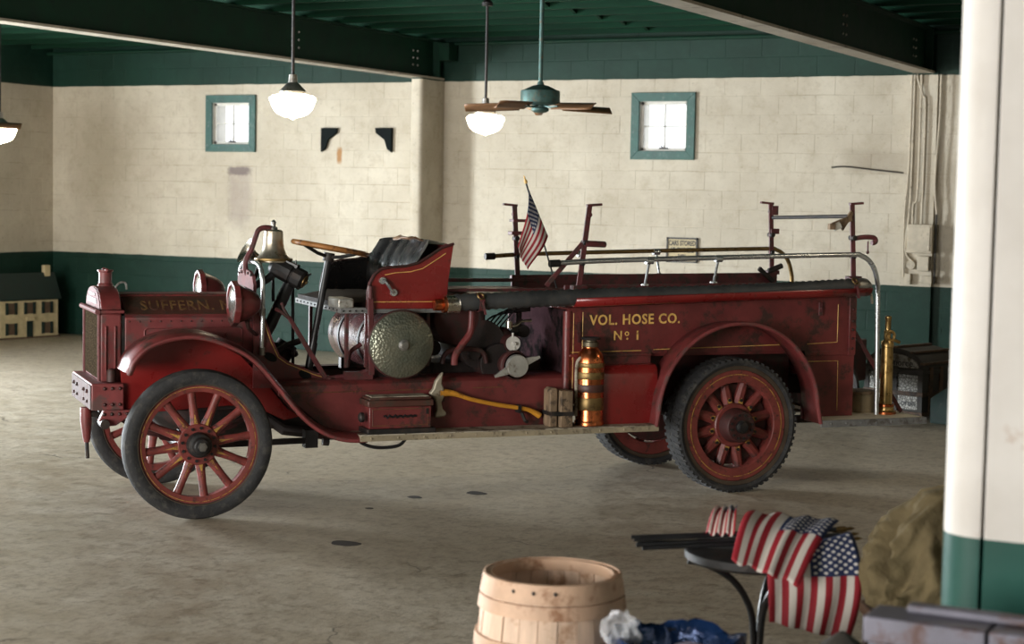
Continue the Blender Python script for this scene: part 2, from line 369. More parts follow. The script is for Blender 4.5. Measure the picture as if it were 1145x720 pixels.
def smoothpath(pts, n=6):
    P = [V(p) for p in pts]; out = []
    for i in range(len(P) - 1):
        a, b, c, d = P[max(i - 1, 0)], P[i], P[i + 1], P[min(i + 2, len(P) - 1)]
        for j in range(n):
            t = j / n; out.append(.5 * ((2 * b) + (c - a) * t + (2 * a - 5 * b + 4 * c - d) * t * t + (3 * b - a - 3 * c + d) * t ** 3))
    return out + [P[-1]]

# ================================================================== THE ROOM
XL, XR, YF, YB, ZC = -16.0, 6.0, -4.0, 18.0, 3.95
def struct(mb, name, m, parent=None, **kw):
    o = mb.build(name, m, parent, **kw)
    if not parent: o['kind'] = 'structure'
    return o
floor = struct(MB().box(XL - .3, XR + .3, YF - .3, YB + .3, -.2, 0), 'floor', 'concrete', smooth=0)
# oil stains and iron plugs in the floor
for i, (x, y, rx, ry) in enumerate(((-5.19, 8.20, .085, .075), (-5.36, 10.05, .07, .06), (-5.62, 9.7, .05, .04), (-6.95, 7.15, .10, .09), (-5.65, 9.2, .028, .02))):
    poly = [(x + rx * cos(a) * (1 + .12 * sin(3 * a + i)), y + ry * sin(a) * (1 + .15 * cos(2 * a + i))) for a in [2 * pi * j / 22 for j in range(22)]]
    MB().prism(poly, 'xy', -.001, .002).build('floor_stain', 'soot' if i != 3 else 'rust', floor, smooth=0)

# deck, joists and beams of the ceiling
ceiling = struct(MB().box(XL - .3, XR + .3, YF - .3, YB + .3, ZC, ZC + .15), 'ceiling', 'joist_green', smooth=0)
jm = MB().box(XL, XR, -.025, .025, 3.70, ZC).mesh('joist', 'joist_green', 0)
for i in range(35):
    j = bpy.data.objects.new('joist', jm); col.objects.link(j); j.parent = ceiling; j.location = (0, 17.62 - .61 * i, 0)
brm = MB()
for xb in (-13.2, -7.45, -1.6):
    for i in range(13):
        y = 17.62 - .61 * i
        brm.bar((xb, y - .03, 3.91), (xb, y - .58, 3.74), .035, .05).bar((xb + .05, y - .58, 3.91), (xb + .05, y - .03, 3.74), .035, .05)
tag(brm.build('cross_bridging', 'joist_green', ceiling, smooth=0), kind='stuff')
for xb in (-10.2, -4.5, 1.2):
    b = MB().box(xb - .012, xb + .012, YF, YB, 3.27, 3.69).box(xb - .1, xb + .1, YF, YB, 3.682, 3.70).build('beam', 'beam_green', ceiling, smooth=0)
    MB().box(xb - .1, xb + .1, YF, YB - .02, 3.25, 3.272).build('bottom_flange', 'flange_cream', b, smooth=0)
    rv = MB()
    for yy in (15.0, 17.4):
        for dz in (.12, .2, .28):
            for dy in (0, .1): rv.sph((xb + .014, yy + dy, 3.27 + dz), .013, 8, 6)
    rv.build('rivets', 'steel', b)
    MB().box(xb + .012, xb + .10, 17.86, 17.88, 3.27, 3.69).build('web_stiffener', 'beam_green', b, smooth=0)
MB().cyl((XL, 17.9, 3.66), (XR, 17.9, 3.66), .022, n=8).build('ledger_pipe', 'beam_green', ceiling)
MB().box(-10.06, -9.92, 17.75, 17.95, 3.46, 3.66).build('junction_box', 'beam_green', ceiling, bev=.006)

# ---- walls
WIN = [(-13.41, -12.85, 2.50, 3.01), (-7.64, -7.08, 2.45, 2.99)]
def slab_with_holes(mb, a0, a1, z0, z1, t0, t1, holes, ax):
    xs = sorted({a0, a1, *[h[0] for h in holes], *[h[1] for h in holes]})
    for i in range(len(xs) - 1):
        p, q = xs[i], xs[i + 1]; zs = [(z0, z1)]
        for h in holes:
            if h[0] <= p and q <= h[1]:
                zs = [(z, w) for s, e in zs for z, w in ((s, min(e, h[2])), (max(s, h[3]), e)) if w - z > 1e-4]
        for z, w in zs:
            if ax == 'x': mb.box(p, q, t0, t1, z, w)
            else: mb.box(t0, t1, p, q, z, w)
    return mb
wall_back = struct(slab_with_holes(MB(), XL - .3, XR + .3, 0, ZC, YB + .003, YB + .26, WIN, 'x'), 'wall_back', 'wall_paint', smooth=0)
wall_left = struct(slab_with_holes(MB(), YF, YB + .013, 0, ZC, XL - .26, XL - .003, [(9.0, 11.2, 0, 2.75)], 'y'), 'wall_left', 'wall_paint', smooth=0)
wall_right = struct(MB().box(XR, XR + .25, YF, YB, 0, ZC), 'wall_right', 'wall_paint', smooth=0)
wall_front = struct(slab_with_holes(MB(), XL - .26, XR + .25, 0, ZC, YF - .25, YF, [(-14.7, -10.5, 0, 3.45), (-8.4, -4.0, 0, 3.45)], 'x'), 'wall_front', 'wall_paint', smooth=0)  # left street opening added for the second street light

def block_mesh(w, h):
    e, d, t = .006, .0015, .004; vs = []
    for dx, dz, y in ((0, 0, t), (0, 0, d), (e, e, 0)):
        vs += [(dx, y, dz), (w - dx, y, dz), (w - dx, y, h - dz), (dx, y, h - dz)]
    fs = [(8, 9, 10, 11)] + [(4 * k + i, 4 * k + (i + 1) % 4, 4 * k + 4 + (i + 1) % 4, 4 * k + 4 + i) for k in (0, 1) for i in range(4)]
    return MB().add(vs, fs).mesh('block', 'wall_paint', 0)
BM = {}
H, BL, G = .203, .406, .004
def lay_blocks(parent, a0, a1, zmax, place, holes=()):
    for kz in range(int(zmax / H)):
        z0 = kz * H; a = a0 - (BL / 2 if kz % 2 else 0)
        while a < a1 - .02:
            rects = [(max(a, a0), min(a + BL, a1), z0, z0 + H)]
            for h in holes:
                nr = []
                for (p, q, s, e) in rects:
                    if q <= h[0] or p >= h[1] or e <= h[2] or s >= h[3]: nr.append((p, q, s, e)); continue
                    if p < h[0]: nr.append((p, h[0], s, e))
                    if q > h[1]: nr.append((h[1], q, s, e))
                    m0, m1 = max(p, h[0]), min(q, h[1])
                    if s < h[2]: nr.append((m0, m1, s, h[2]))
                    if e > h[3]: nr.append((m0, m1, h[3], e))
                rects = nr
            for (p, q, s, e) in rects:
                w, hh = round(q - p - G, 4), round(e - s - G, 4)
                if w < .02 or hh < .02: continue
                if (w, hh) not in BM: BM[(w, hh)] = block_mesh(w, hh)
                o = bpy.data.objects.new('block', BM[(w, hh)]); col.objects.link(o); o.parent = parent
                place(o, p + G / 2, s + G / 2)
            a += BL
def on_back(o, a, z): o.location = (a, YB + random.uniform(-.0012, .0008), z)
def on_left(o, a, z): o.rotation_euler = (0, 0, R(90)); o.location = (XL + random.uniform(-.0008, .0012), a, z)
# the block courses of the back wall hang on its two bays, left and right of the pilaster
bay_l = struct(MB().box(XL, -10.3, YB + .012, YB + .02, 0, .02), 'wall_back_bay', 'wall_paint', wall_back, smooth=0)
bay_r = struct(MB().box(-10.05, -4.68, YB + .012, YB + .02, 0, .02), 'wall_back_bay', 'wall_paint', wall_back, smooth=0)
lay_blocks(bay_l, XL, -10.28, 3.87, on_back, WIN)
lay_blocks(bay_r, -10.11, -4.68, 3.87, on_back, WIN)
lay_blocks(wall_left, 15.16, YB, 3.87, on_left)
# pilasters under the beam ends: a bull-nosed one and a flat one carrying the conduits
nose = [(-10.11, YB + .012), (-10.11, 17.53)] + arc((-10.16, 17.53), .05, 0, -90, 5)[1:] + arc((-10.20, 17.56), .08, -90, -180, 8) + [(-10.28, YB + .012)]
MB().prism(nose, 'xy', 0, 3.25).build('pilaster', 'wall_paint', wall_back)
pil2 = MB().box(-4.68, -4.36, YB - .055, YB + .012, 0, 3.25).build('pilaster', 'wall_paint', wall_back, smooth=0)
# small bricks right of the flat pilaster
bk = MB()
for kz in range(57):
    a = -4.35 - (.1 if kz % 2 else 0)
    while a < -2.9:
        p, q = max(a, -4.35), min(a + .2, -2.9)
        if q - p > .03: bk.box(p + .004, q - .004, YB + random.uniform(-.003, .002), YB + .014, kz * .068 + .004, kz * .068 + .064)
        a += .2
tag(bk.build('brickwork', 'wall_paint', wall_back, smooth=0), kind='stuff')

# ---- windows
for i, (x0, x1, z0, z1) in enumerate(WIN):
    w = MB().box(x0 - .02, x0 + .004, YB - .002, YB + .27, z0, z1).box(x1 - .004, x1 + .02, YB - .002, YB + .27, z0, z1).box(x0 - .02, x1 + .02, YB - .002, YB + .27, z0 - .02, z0 + .004).box(x0 - .02, x1 + .02, YB - .002, YB + .27, z1 - .004, z1 + .02)
    w = struct(w, 'window_%d' % (i + 1), 'sash_white', smooth=0); w['label'] = 'small four-pane window with green casing, %s' % ('near the left corner above the bonnet' if i == 0 else 'right of the ceiling fan')
    c = .095
    for pts in (((x0 - c, z0 - c), (x1 + c, z0 - c), (x1, z0), (x0, z0)), ((x1 + c, z0 - c), (x1 + c, z1 + c), (x1, z1), (x1, z0)),
                ((x1 + c, z1 + c), (x0 - c, z1 + c), (x0, z1), (x1, z1)), ((x0 - c, z1 + c), (x0 - c, z0 - c), (x0, z0), (x0, z1))):
        MB().prism(pts, 'xz', YB - .035, YB - .004).build('casing', 'frame_green', w, bev=.004, smooth=0)
    ys = YB + .03; f = .035; mx, mz = (x0 + x1) / 2, (z0 + z1) / 2
    MB().box(x0, x0 + f, ys, ys + .04, z0, z1).box(x1 - f, x1, ys, ys + .04, z0, z1).box(x0, x1, ys, ys + .04, z0, z0 + f).box(x0, x1, ys, ys + .04, z1 - f, z1).build('sash', 'sash_white', w, smooth=0)
    MB().box(mx - .008, mx + .008, ys + .005, ys + .03, z0 + f, z1 - f).box(x0 + f, x1 - f, ys + .005, ys + .03, mz - .008, mz + .008).build('glazing_bar', 'sash_white', w, smooth=0)
    for (p, q) in ((x0 + f, mx - .008), (mx + .008, x1 - f)):
        for (s, e) in ((z0 + f, mz - .008), (mz + .008, z1 - f)):
            MB().box(p, q, ys + .015, ys + .02, s, e).build('pane', 'glass_clear', w, smooth=0)
    MB().bar((mx - .05, ys - .01, z0 + .03), (mx + .05, ys - .01, z0 + .03), .02, .02).bar((mx, ys - .02, z0 + .03), (mx - .03, ys - .02, z0 + .06), .012, .012).build('latch', 'black_iron', w, smooth=0)

# ---- wall fittings
for (x0, s, lab) in ((-11.78, 1, 'black iron shelf bracket nearest the window'), (-10.79, -1, 'black iron shelf bracket nearest the pilaster')):
    o = MB().prism([(x0, 2.41), (x0 + s * .06, 2.45), (x0 + s * .10, 2.56), (x0 + s * .22, 2.64), (x0 + s * .23, 2.70), (x0, 2.70)][::s], 'xz', YB - .05, YB - .008).build('shelf_bracket', 'iron_paint', bev=.006)
    tag(o, lab + ', on the cream block wall', 'bracket', 'shelf brackets on the back wall')
for (cx_, cz_, rx, rz, m) in ():
    if m.startswith('smudge') and m not in MATS: mat(m, (.27, .235, .22) if m == 'smudge' else (.44, .385, .33), .9, 0, .3, 12)
    poly = [(cx_ + rx * cos(a) * (1 + .18 * sin(5 * a)), cz_ + rz * sin(a) * (1 + .14 * cos(4 * a))) for a in [2 * pi * j / 40 for j in range(40)]]
    MB().prism(poly, 'xz', YB - .0035, YB + .003).build('wall_stain', m, wall_back, smooth=0)
t = thing('wall_sign', 'cream sign with black frame and black capitals on the back wall', 'sign', (-7.10, YB - .004, 1.375))
MB().box(-.165, .165, -.012, 0, -.13, .13).build('panel', 'sign_cream', t, smooth=0)
MB().box(-.18, .18, -.022, 0, .118, .136).box(-.18, .18, -.022, 0, -.136, -.118).box(-.18, -.163, -.022, 0, -.136, .136).box(.163, .18, -.022, 0, -.136, .136).build('frame', 'black', t, smooth=0)
for s, z in (('CARS STORED', .055), ('AT OWNERS', -.02), ('RISK', -.095)):
    text('lettering', s, 'black', t, (0, -.0135, z - .005), (1, 0, 0), (0, 0, 1), .076, .001, .64, 'CENTER', .03)

t = thing('electrical_panel', 'painted electrical box with switches and conduits on the pilaster', 'electrical box', (-4.47, YB - .056, 1.575))
MB().box(-.13, .13, -.10, 0, -.145, .145).build('cabinet', 'conduit_paint', t, bev=.006)
MB().box(-.11, .11, -.112, -.10, -.125, .125).build('door', 'conduit_paint', t, bev=.004)
MB().box(-.02, .10, -.08, 0, -.33, -.175).build('switch_box', 'conduit_paint', t, bev=.008)
MB().cyl((-.085, 0, -.27), (-.085, -.07, -.27), .045).build('meter_dial', 'conduit_paint', t, bev=.004)
MB().box(-.15, -.09, -.05, 0, -.47, -.36).build('outlet_box', 'conduit_paint', t, bev=.004)
MB().box(.02, .13, -.06, 0, -.46, -.38).build('outlet_box', 'conduit_paint', t, bev=.004)
MB().box(.14, .155, -.03, 0, -.46, .25).build('cable_trough', 'trunk_dark', t, bev=.003)
for pts in ([(-.09, -.03, .145), (-.09, -.03, .35), (-.05, -.03, .5), (-.05, -.03, 1.66)], [(0, -.03, .145), (0, -.03, 1.3), (-.03, -.03, 1.45), (-.09, -.03, 1.62), (-.09, -.03, 1.66)],
            [(-.17, -.02, -.40), (-.18, -.02, .2), (-.15, -.02, .8), (-.15, -.02, 1.66)], [(.15, -.02, .25), (.12, -.02, .6), (.145, -.02, 1.2), (.145, -.02, 1.66)], [(-.085, -.02, -.23), (-.16, -.02, -.1), (-.125, -.02, .4), (-.12, -.02, 1.66)]):
    MB().tube(smoothpath(pts, 5), .011, 8).build('conduit', 'conduit_paint', t)
o = MB().tube(smoothpath([(-4.68, YB - .02, 2.24), (-5.0, YB - .02, 2.27), (-5.3, YB - .02, 2.30), (-5.45, YB - .02, 2.29)], 5), .009, 6).build('wall_cable', 'trunk_dark')
tag(o, 'thin dark cable sagging along the cream wall left of the pilaster', 'cable')

# ---- pendant lamps
def pendant(loc, label):
    t = thing('pendant_lamp', label, 'lamp', loc, 0, 'schoolhouse pendant lamps')
    MB().cyl((0, 0, .13), (0, 0, 3.70 - loc[2]), .013, n=10).build('stem', 'black_iron', t)
    MB().lathe([(0, .22), (.03, .21), (.035, .15), (.05, .14), (.085, .105), (.10, .085), (.10, .065), (.0, .065)], (0, 0, 0), n=24).build('holder', 'steel', t)
    MB().lathe([(0, .02), (.05, -.03), (.05, -.06), (0, -.06)], (0, 0, 3.70 - loc[2]), n=20).build('ceiling_canopy', 'black_iron', t)
    MB().lathe([(.092, .075), (.10, .062), (.15, .055), (.174, .035), (.176, .02), (.163, .0), (.158, -.02), (.145, -.05), (.12, -.078), (.085, -.097), (.05, -.107), (.02, -.113), (.012, -.122), (0, -.125)], (0, 0, 0), n=40).build('globe', 'lamp_globe', t)
    return t
pendant((-7.53, 11.09, 2.60), 'lit milk glass pendant lamp above the front of the fire truck')
pendant((-7.55, 14.21, 2.60), 'lit milk glass pendant lamp hanging behind the teal ceiling fan')
pendant((-13.44, 14.30, 2.50), 'lit milk glass pendant lamp cut by the left edge of the photo')
# more lamps added out of view to brighten the floor and truck
for x_, y_ in ((-7.54, 4.9), (-7.54, 1.8), (-5.2, 2.6), (-1.7, 11.4), (-13.44, 8.0), (-13.44, 4.9), (3.6, 8.0), (3.6, 4.9)):
    pendant((x_, y_, 2.60), 'unseen milk glass pendant lamp added to light the floor')

# ---- ceiling fans
def fan(loc, a0, label):
    t = thing('ceiling_fan', label, 'fan', loc, 0, 'ceiling fans')
    MB().cyl((0, 0, .12), (0, 0, 3.70 - loc[2]), .018, n=12).build('downrod', 'fan_teal', t)
    MB().lathe([(0, .16), (.025, .155), (.03, .13), (.07, .12), (.145, .085), (.165, .08), (.168, .07), (.168, -.02), (.155, -.035), (.10, -.04), (.06, -.045), (.06, -.06), (.075, -.07), (.075, -.09), (.05, -.105), (0, -.108)], (0, 0, 0), n=36).build('motor', 'fan_teal', t)
    for k_ in range(5):
        a = a0 + 2 * pi * k_ / 5; dx, dy = cos(a), sin(a); px_, py_ = -dy, dx
        def pt(r_, s, z): return (dx * r_ + px_ * s, dy * r_ + py_ * s, z)
        rows = [[pt(r_, s * w, -.055 + s * .028 - (r_ - .2) * .03) for s in (-1, -.33, .33, 1)] for r_, w in ((.19, .045), (.25, .055), (.40, .064), (.55, .07), (.62, .066), (.65, .05), (.665, .02))]
        b = MB().grid(rows).build('blade', 'blade_wood', t, solid=.008)
        MB().bar(pt(.05, 0, -.05), pt(.16, 0, -.065), .03, .012).bar(pt(.15, 0, -.065), pt(.25, 0, -.058), .06, .01).build('blade_iron', 'fan_teal', b)
    return t
fan((-6.67, 13.54, 2.75), yaw + R(22), 'teal ceiling fan with five brown wooden blades near the middle of the room')
fan((-13.02, 13.23, 2.60), yaw + R(-2), 'brown bladed ceiling fan cut by the left edge of the photo')

# ---- foreground pillar
t = thing('pillar', 'white steel cased pillar with green base in the right foreground', 'pillar', (-.838, 4.90, 0))
MB().prism([(-.25, .28), (-.25, -.17)] + arc((-.14, -.17), .11, 180, 270, 10)[1:] + [(-.132, -.28), (-.132, -.2), (.25, -.2), (.25, .28)], 'xy', 0, 3.70).build('rounded_casing', 'pillar_paint', t)
MB().box(-.122, .25, -.283, -.2, 0, 3.70).build('flat_plate', 'pillar_paint', t, bev=.004)

# ================================================================== THE FIRE TRUCK (local: x rearward, y away from camera, z up; y=0 near wheel face)
TA = R(49.0486)
truck = thing('fire_truck', 'antique red open-cab fire truck with wooden spoke wheels and gold lettering', 'truck', (-6.2752, 8.3161, 0), TA)
YC = .72
SMALL = ('rivets', 'hub_bolts', 'pinstripe', 'badge_letters', 'step_edge', 'board_edge', 'slot', 'cap_lug', 'radiator_bead')
def part(mb, name, m, parent=truck, **kw):
    o = mb.build(name, m, parent, **kw)
    if name in SMALL: o['kind'] = 'stuff'      # rows too small to pick apart
    return o
def rise(x): return .03 * max(0, x - 2.4)

# ---- wheels
def wheel_front():
    w = MB().ring([(.312, -.03), (.312, .03), (.345, .038), (.364, .036), (.364, -.036), (.345, -.038)], (0, 0, 0), (0, 1, 0), 72).build('wheel', 'wheel_red', truck)
    prof = [(.352, -.045), (.362, -.052), (.385, -.060), (.412, -.062), (.432, -.052), (.443, -.03), (.4455, 0), (.443, .03), (.432, .052), (.412, .062), (.385, .060), (.362, .052), (.352, .045)]
    MB().ring(prof, (0, 0, 0), (0, 1, 0), 96).build('tire', 'tyre', w)
    MB().torus((0, -.046, 0), (0, 1, 0), .360, .006, 72, 6).torus((0, .046, 0), (0, 1, 0), .360, .006, 72, 6).build('rim_flange', 'band_brown', w)
    sp = MB(); N = 10
    rows = [[(r_, .022 * hy * sin(2 * pi * j / N), hw * cos(2 * pi * j / N)) for j in range(N)] for r_, hw, hy in ((.09, .032, 1), (.13, .030, 1.05), (.17, .026, 1), (.24, .0235, .95), (.318, .026, 1))]
    sm = MB().grid(rows, True).mesh('spoke', 'wheel_red', 50)
    pm = MB().ring([(.338, -.0388), (.3415, -.0388), (.3415, -.0375), (.338, -.0375)], (0, 0, 0), (0, 1, 0), 72)
    for k_ in range(12):
        a = 2 * pi * k_ / 12 + .13
        s = bpy.data.objects.new('spoke', sm); col.objects.link(s); s.parent = w; s.rotation_euler = (0, -a, 0)
        ca, sa = cos(a), sin(a)
        def q(r_, t, y): return (r_ * ca - t * sa, y, r_ * sa + t * ca)
        pm.add([q(.115, -.013, -.0225), q(.115, .013, -.0225), q(.165, .003, -.0225), q(.215, 0, -.0215), q(.165, -.003, -.0225)], [(0, 1, 2, 3, 4)])
    tag(pm.build('pinstripe', 'gold_worn', w, smooth=0), kind='stuff')
    for s_ in (-1, 1): MB().lathe([(0, .03), (.117, .03), (.122, .024), (.122, .008), (.08, 0)], (0, 0, 0), (0, s_, 0), 40).build('hub_flange', 'wheel_red', w)
    bt = MB()
    for k_ in range(12):
        a = 2 * pi * k_ / 12 + .13 + pi / 12; bt.cyl((.098 * cos(a), -.026, .098 * sin(a)), (.098 * cos(a), -.04, .098 * sin(a)), .0095, n=6)
    tag(bt.build('hub_bolts', 'black_iron', w), kind='stuff')
    MB().lathe([(.074, .0), (.074, .045), (.066, .062), (.05, .068), (.048, .10), (.042, .108), (.036, .11), (0, .11)], (0, -.022, 0), (0, -1, 0), 32).build('hub_cap', 'black_iron', w)
    MB().cyl((0, -.13, 0), (0, -.15, 0), .027, n=6).cyl((0, -.15, 0), (0, -.156, 0), .014, n=12).build('axle_nut', 'steel', w)
    return w
def wheel_rear():
    w = MB().ring([(.285, -.07), (.285, .07), (.372, .075), (.372, -.075)], (0, 0, 0), (0, 1, 0), 72).build('wheel', 'wheel_red', truck, bev=.006)
    MB().ring([(.372, -.078), (.398, -.082), (.404, -.075), (.404, .075), (.398, .082), (.372, .078)], (0, 0, 0), (0, 1, 0), 72).build('steel_band', 'band_brown', w)
    MB().ring([(.400, -.088), (.420, -.098), (.437, -.092), (.4455, -.07), (.4455, .07), (.437, .092), (.420, .098), (.400, .088)], (0, 0, 0), (0, 1, 0), 96).build('tire', 'tyre', w)
    lug = MB()
    for k_ in range(64):
        a = 2 * pi * k_ / 64
        for s_ in (-1, 1):
            b = a + s_ * .02; y0 = s_ * .055
            lug.bar((.437 * cos(b), y0 - .038, .437 * sin(b)), (.437 * cos(b + s_ * .03), y0 + .038, .437 * sin(b + s_ * .03)), .022, .022, (cos(b), 0, sin(b)))
    tag(lug.build('tread', 'tyre', w, smooth=0), kind='stuff')
    sm = MB().grid([[(r_, hy * sin(2 * pi * (j + .5) / 8), hw * cos(2 * pi * (j + .5) / 8)) for j in range(8)] for r_, hw, hy in ((.12, .040, .038), (.20, .037, .036), (.29, .034, .033))], True).mesh('spoke', 'wheel_red', 30)
    bt = MB(); pm = MB().ring([(.338, -.0765), (.343, -.0765), (.343, -.075), (.338, -.075)], (0, 0, 0), (0, 1, 0), 72)
    for k_ in range(12):
        a = 2 * pi * k_ / 12 + .22
        s = bpy.data.objects.new('spoke', sm); col.objects.link(s); s.parent = w; s.rotation_euler = (0, -a, 0)
        bt.cyl((.17 * cos(a), -.030, .17 * sin(a)), (.17 * cos(a), -.046, .17 * sin(a)), .011, n=6)
        bt.cyl((.078 * cos(a), -.14, .078 * sin(a)), (.078 * cos(a), -.155, .078 * sin(a)), .009, n=6)
        pm.add([(r_ * cos(a + e), -.0385, r_ * sin(a + e)) for r_, e in ((.15, -.12), (.15, .12), (.172, .09), (.185, 0), (.172, -.09))], [(0, 1, 2, 3, 4)])
    tag(pm.build('pinstripe', 'gold_worn', w, smooth=0), kind='stuff')
    MB().lathe([(.0, .050), (.138, .050), (.146, .042), (.146, -.03)], (0, 0, 0), (0, -1, 0), 40).build('hub_flange', 'wheel_red', w)
    MB().lathe([(.126, .03), (.112, .06), (.106, .135), (.098, .145), (.0, .145)], (0, 0, 0), (0, -1, 0), 36).build('hub_drum', 'red_dark', w)
    MB().lathe([(.044, .144), (.044, .162), (.034, .168), (.03, .18), (0, .182)], (0, 0, 0), (0, -1, 0), 24).build('hub_cap', 'black_iron', w)
    tag(bt.build('hub_bolts', 'black_iron', w), kind='stuff')
    MB().lathe([(.0, .08), (.26, .08), (.27, .07), (.27, .0), (0, 0)], (0, .01, 0), (0, 1, 0), 40).build('brake_drum', 'red_dark', w)
    return w
wf = wheel_front(); wf.location = (0, .065, .4455)
wf2 = copy_tree(wf, truck); wf2.location = (0, 2 * YC - .065, .4455); wf2.rotation_euler = (0, 0, pi)
wr = wheel_rear(); wr.location = (3.59, .10, .4455)
wr2 = copy_tree(wr, truck); wr2.location = (3.59, 2 * YC - .10, .4455); wr2.rotation_euler = (0, 0, pi)

# ---- chassis and running gear
ch = MB()
for y in (.42, .96): ch.box(-.52, 4.55, y, y + .06, .60, .73)
ch.box(.5, .56, .42, 1.02, .62, .72).box(1.4, 1.46, .42, 1.02, .62, .72).box(2.4, 2.46, .42, 1.02, .62, .72).box(4.3, 4.36, .42, 1.02, .62, .72)
part(ch, 'chassis_frame', 'grime', bev=.006)
part(MB().tube([(0, .12, .44), (0, .25, .40), (0, .5, .37), (0, .94, .37), (0, 1.19, .40), (0, 1.32, .44)], .032, 10), 'front_axle', 'black_iron')
part(MB().cyl((3.59, .15, .4455), (3.59, 1.29, .4455), .055).sph((3.59, .72, .4455), (.18, .15, .18)), 'rear_axle', 'black_iron')
for y in (.40, 1.04):
    sp_ = MB()
    for i in range(5):
        L_ = .46 - i * .075
        sp_.add(*(lambda pts: ([p for q in pts for p in q], [(4 * a, 4 * a + 4, 4 * a + 5, 4 * a + 1) for a in range(8)] + [(4 * a + 1, 4 * a + 5, 4 * a + 6, 4 * a + 2) for a in range(8)] + [(4 * a + 2, 4 * a + 6, 4 * a + 7, 4 * a + 3) for a in range(8)] + [(4 * a + 3, 4 * a + 7, 4 * a + 4, 4 * a) for a in range(8)]))(
            [[(x, y - .025, z), (x, y + .025, z), (x, y + .025, z + .011), (x, y - .025, z + .011)] for x, z in [(-L_ + 2 * L_ * t / 8, .47 - i * .013 + .12 * ((-L_ + 2 * L_ * t / 8) / .46) ** 2) for t in range(9)]]))
    part(sp_, 'leaf_spring', 'red_dark')
    part(MB().box(-.05, .05, y - .035, y + .035, .36, .49), 'spring_clamp', 'black_iron', bev=.004)
for y in (.36, 1.08):
    sp_ = MB()
    for i in range(6):
        L_ = .62 - i * .09
        for t in range(8):
            xa, xb = -L_ + 2 * L_ * t / 8, -L_ + 2 * L_ * (t + 1) / 8
            sp_.bar((3.59 + xa, y, .50 - i * .014 + .12 * (xa / .62) ** 2), (3.59 + xb, y, .50 - i * .014 + .12 * (xb / .62) ** 2), .055, .012)
    part(sp_, 'leaf_spring', 'grime')
part(MB().cyl((.9, .72, .52), (3.5, .72, .47), .035), 'drive_shaft', 'black_iron')
part(MB().sph((.25, .72, .56), (.42, .19, .17)).box(.55, 1.0, .58, .86, .45, .75), 'engine', 'grime')
part(MB().bar((.02, .30, .40), (.80, .33, .405), .03, .035).box(.72, .80, .30, .38, .36, .47).cyl((.84, .34, .39), (.88, .34, .385), .022), 'drag_link', 'black_iron')
part(MB().tube([(.5, .55, .55), (.62, .45, .46), (.9, .45, .42), (2.3, .45, .42)], .035, 10), 'exhaust_pipe', 'grime')
part(MB().tube(smoothpath([(1.0, .15, .45), (1.04, .15, .40), (1.14, .15, .37), (1.28, .15, .38), (1.34, .15, .45)], 5), .011, 8), 'cable_loop', 'black')
part(MB().tube([(.0, .2, .33), (.10, .3, .28), (.16, .45, .29), (.0, .95, .29)], .014, 8).sph((.13, .33, .30), .035), 'tie_rod', 'black_iron')

# ---- front crossmember, crank, radiator
bp = part(MB().box(-.575, -.385, .33, 1.11, .625, .785), 'front_crossmember', 'red_dusty', bev=.008)
part(MB().box(-.582, -.575, .345, 1.095, .63, .775), 'face_plate', 'face_grey', bp, bev=.003)
rv = MB()
for i in range(3):
    for z in (.66, .755): rv.sph((-.50 + i * .045, .328, z), .011, 8, 6)
for i in range(4): rv.sph((-.50 + i * .045, .345, .60), .011, 8, 6)
for y in (.45, .58, .85, .98): rv.sph((-.585, y, .73), .012, 8, 6).sph((-.585, y, .67), .010, 8, 6)
part(rv, 'rivets', 'red_dark', bp)
part(MB().prism([(-.50, .625), (-.33, .625), (-.33, .60), (-.43, .53), (-.51, .525), (-.53, .56)], 'xz', .345, .40), 'spring_hanger', 'red_dusty', bp, bev=.005)
part(MB().cyl((-.50, .30, .545), (-.50, .42, .545), .028, n=14), 'shackle_bolt', 'black_iron', bp)
part(MB().tube([(-.55, .72, .60), (-.55, .72, .52), (-.545, .72, .41), (-.545, .72, .385)], .03, 12, True, [.034, .036, .024, .018]), 'starting_crank', 'red')
part(MB().cyl((-.545, .72, .385), (-.54, .72, .285), .012, n=10), 'crank_grip', 'black_iron')
part(MB().tube([(-.40, .72, .56), (-.55, .72, .56)], .02, 10), 'crank_shaft', 'black_iron')
rad = part(MB().box(-.512, -.385, .42, 1.02, .785, 1.195), 'radiator', 'red_dusty', bev=.012)
part(MB().box(-.516, -.508, .455, .985, .80, 1.18), 'radiator_core', 'radiator_mesh', rad)
part(MB().cyl((-.517, .43, .79), (-.517, .43, 1.2), .011, n=8).cyl((-.517, 1.01, .79), (-.517, 1.01, 1.2), .011, n=8).cyl((-.53, .40, 1.205), (-.53, 1.04, 1.205), .016, n=10), 'radiator_bead', 'red_pale', rad)
part(MB().box(-.53, -.37, .405, 1.035, 1.195, 1.215), 'radiator_shelf', 'red_dusty', rad, bev=.005)
tk = [(.43, 1.215), (.45, 1.26), (.50, 1.305), (.58, 1.335), (.72, 1.345), (.86, 1.335), (.94, 1.305), (.99, 1.26), (1.01, 1.215)]
part(MB().prism(tk, 'yz', -.505, -.385), 'radiator_tank', 'red', rad, bev=.006)
part(MB().prism([(y, z) for y, z in [(.72 + (a - .72) * .93, 1.215 + (b - 1.215) * .95) for a, b in tk]], 'yz', -.511, -.505), 'tank_badge_plate', 'red_pale', rad)
part(MB().box(-.515, -.511, .56, .88, 1.245, 1.275).box(-.515, -.511, .62, .82, 1.29, 1.305), 'badge_letters', 'red_dark', rad)
part(MB().lathe([(.05, 0), (.045, .015), (.040, .02), (.040, .085), (.048, .09), (.048, .10), (0, .10)], (-.435, .72, 1.342), n=20).cyl((-.435, .66, 1.435), (-.435, .78, 1.435), .008, n=8).sph((-.435, .66, 1.44), .014, 8, 6).sph((-.435, .78, 1.44), .014, 8, 6), 'filler_cap', 'red_dusty', rad)
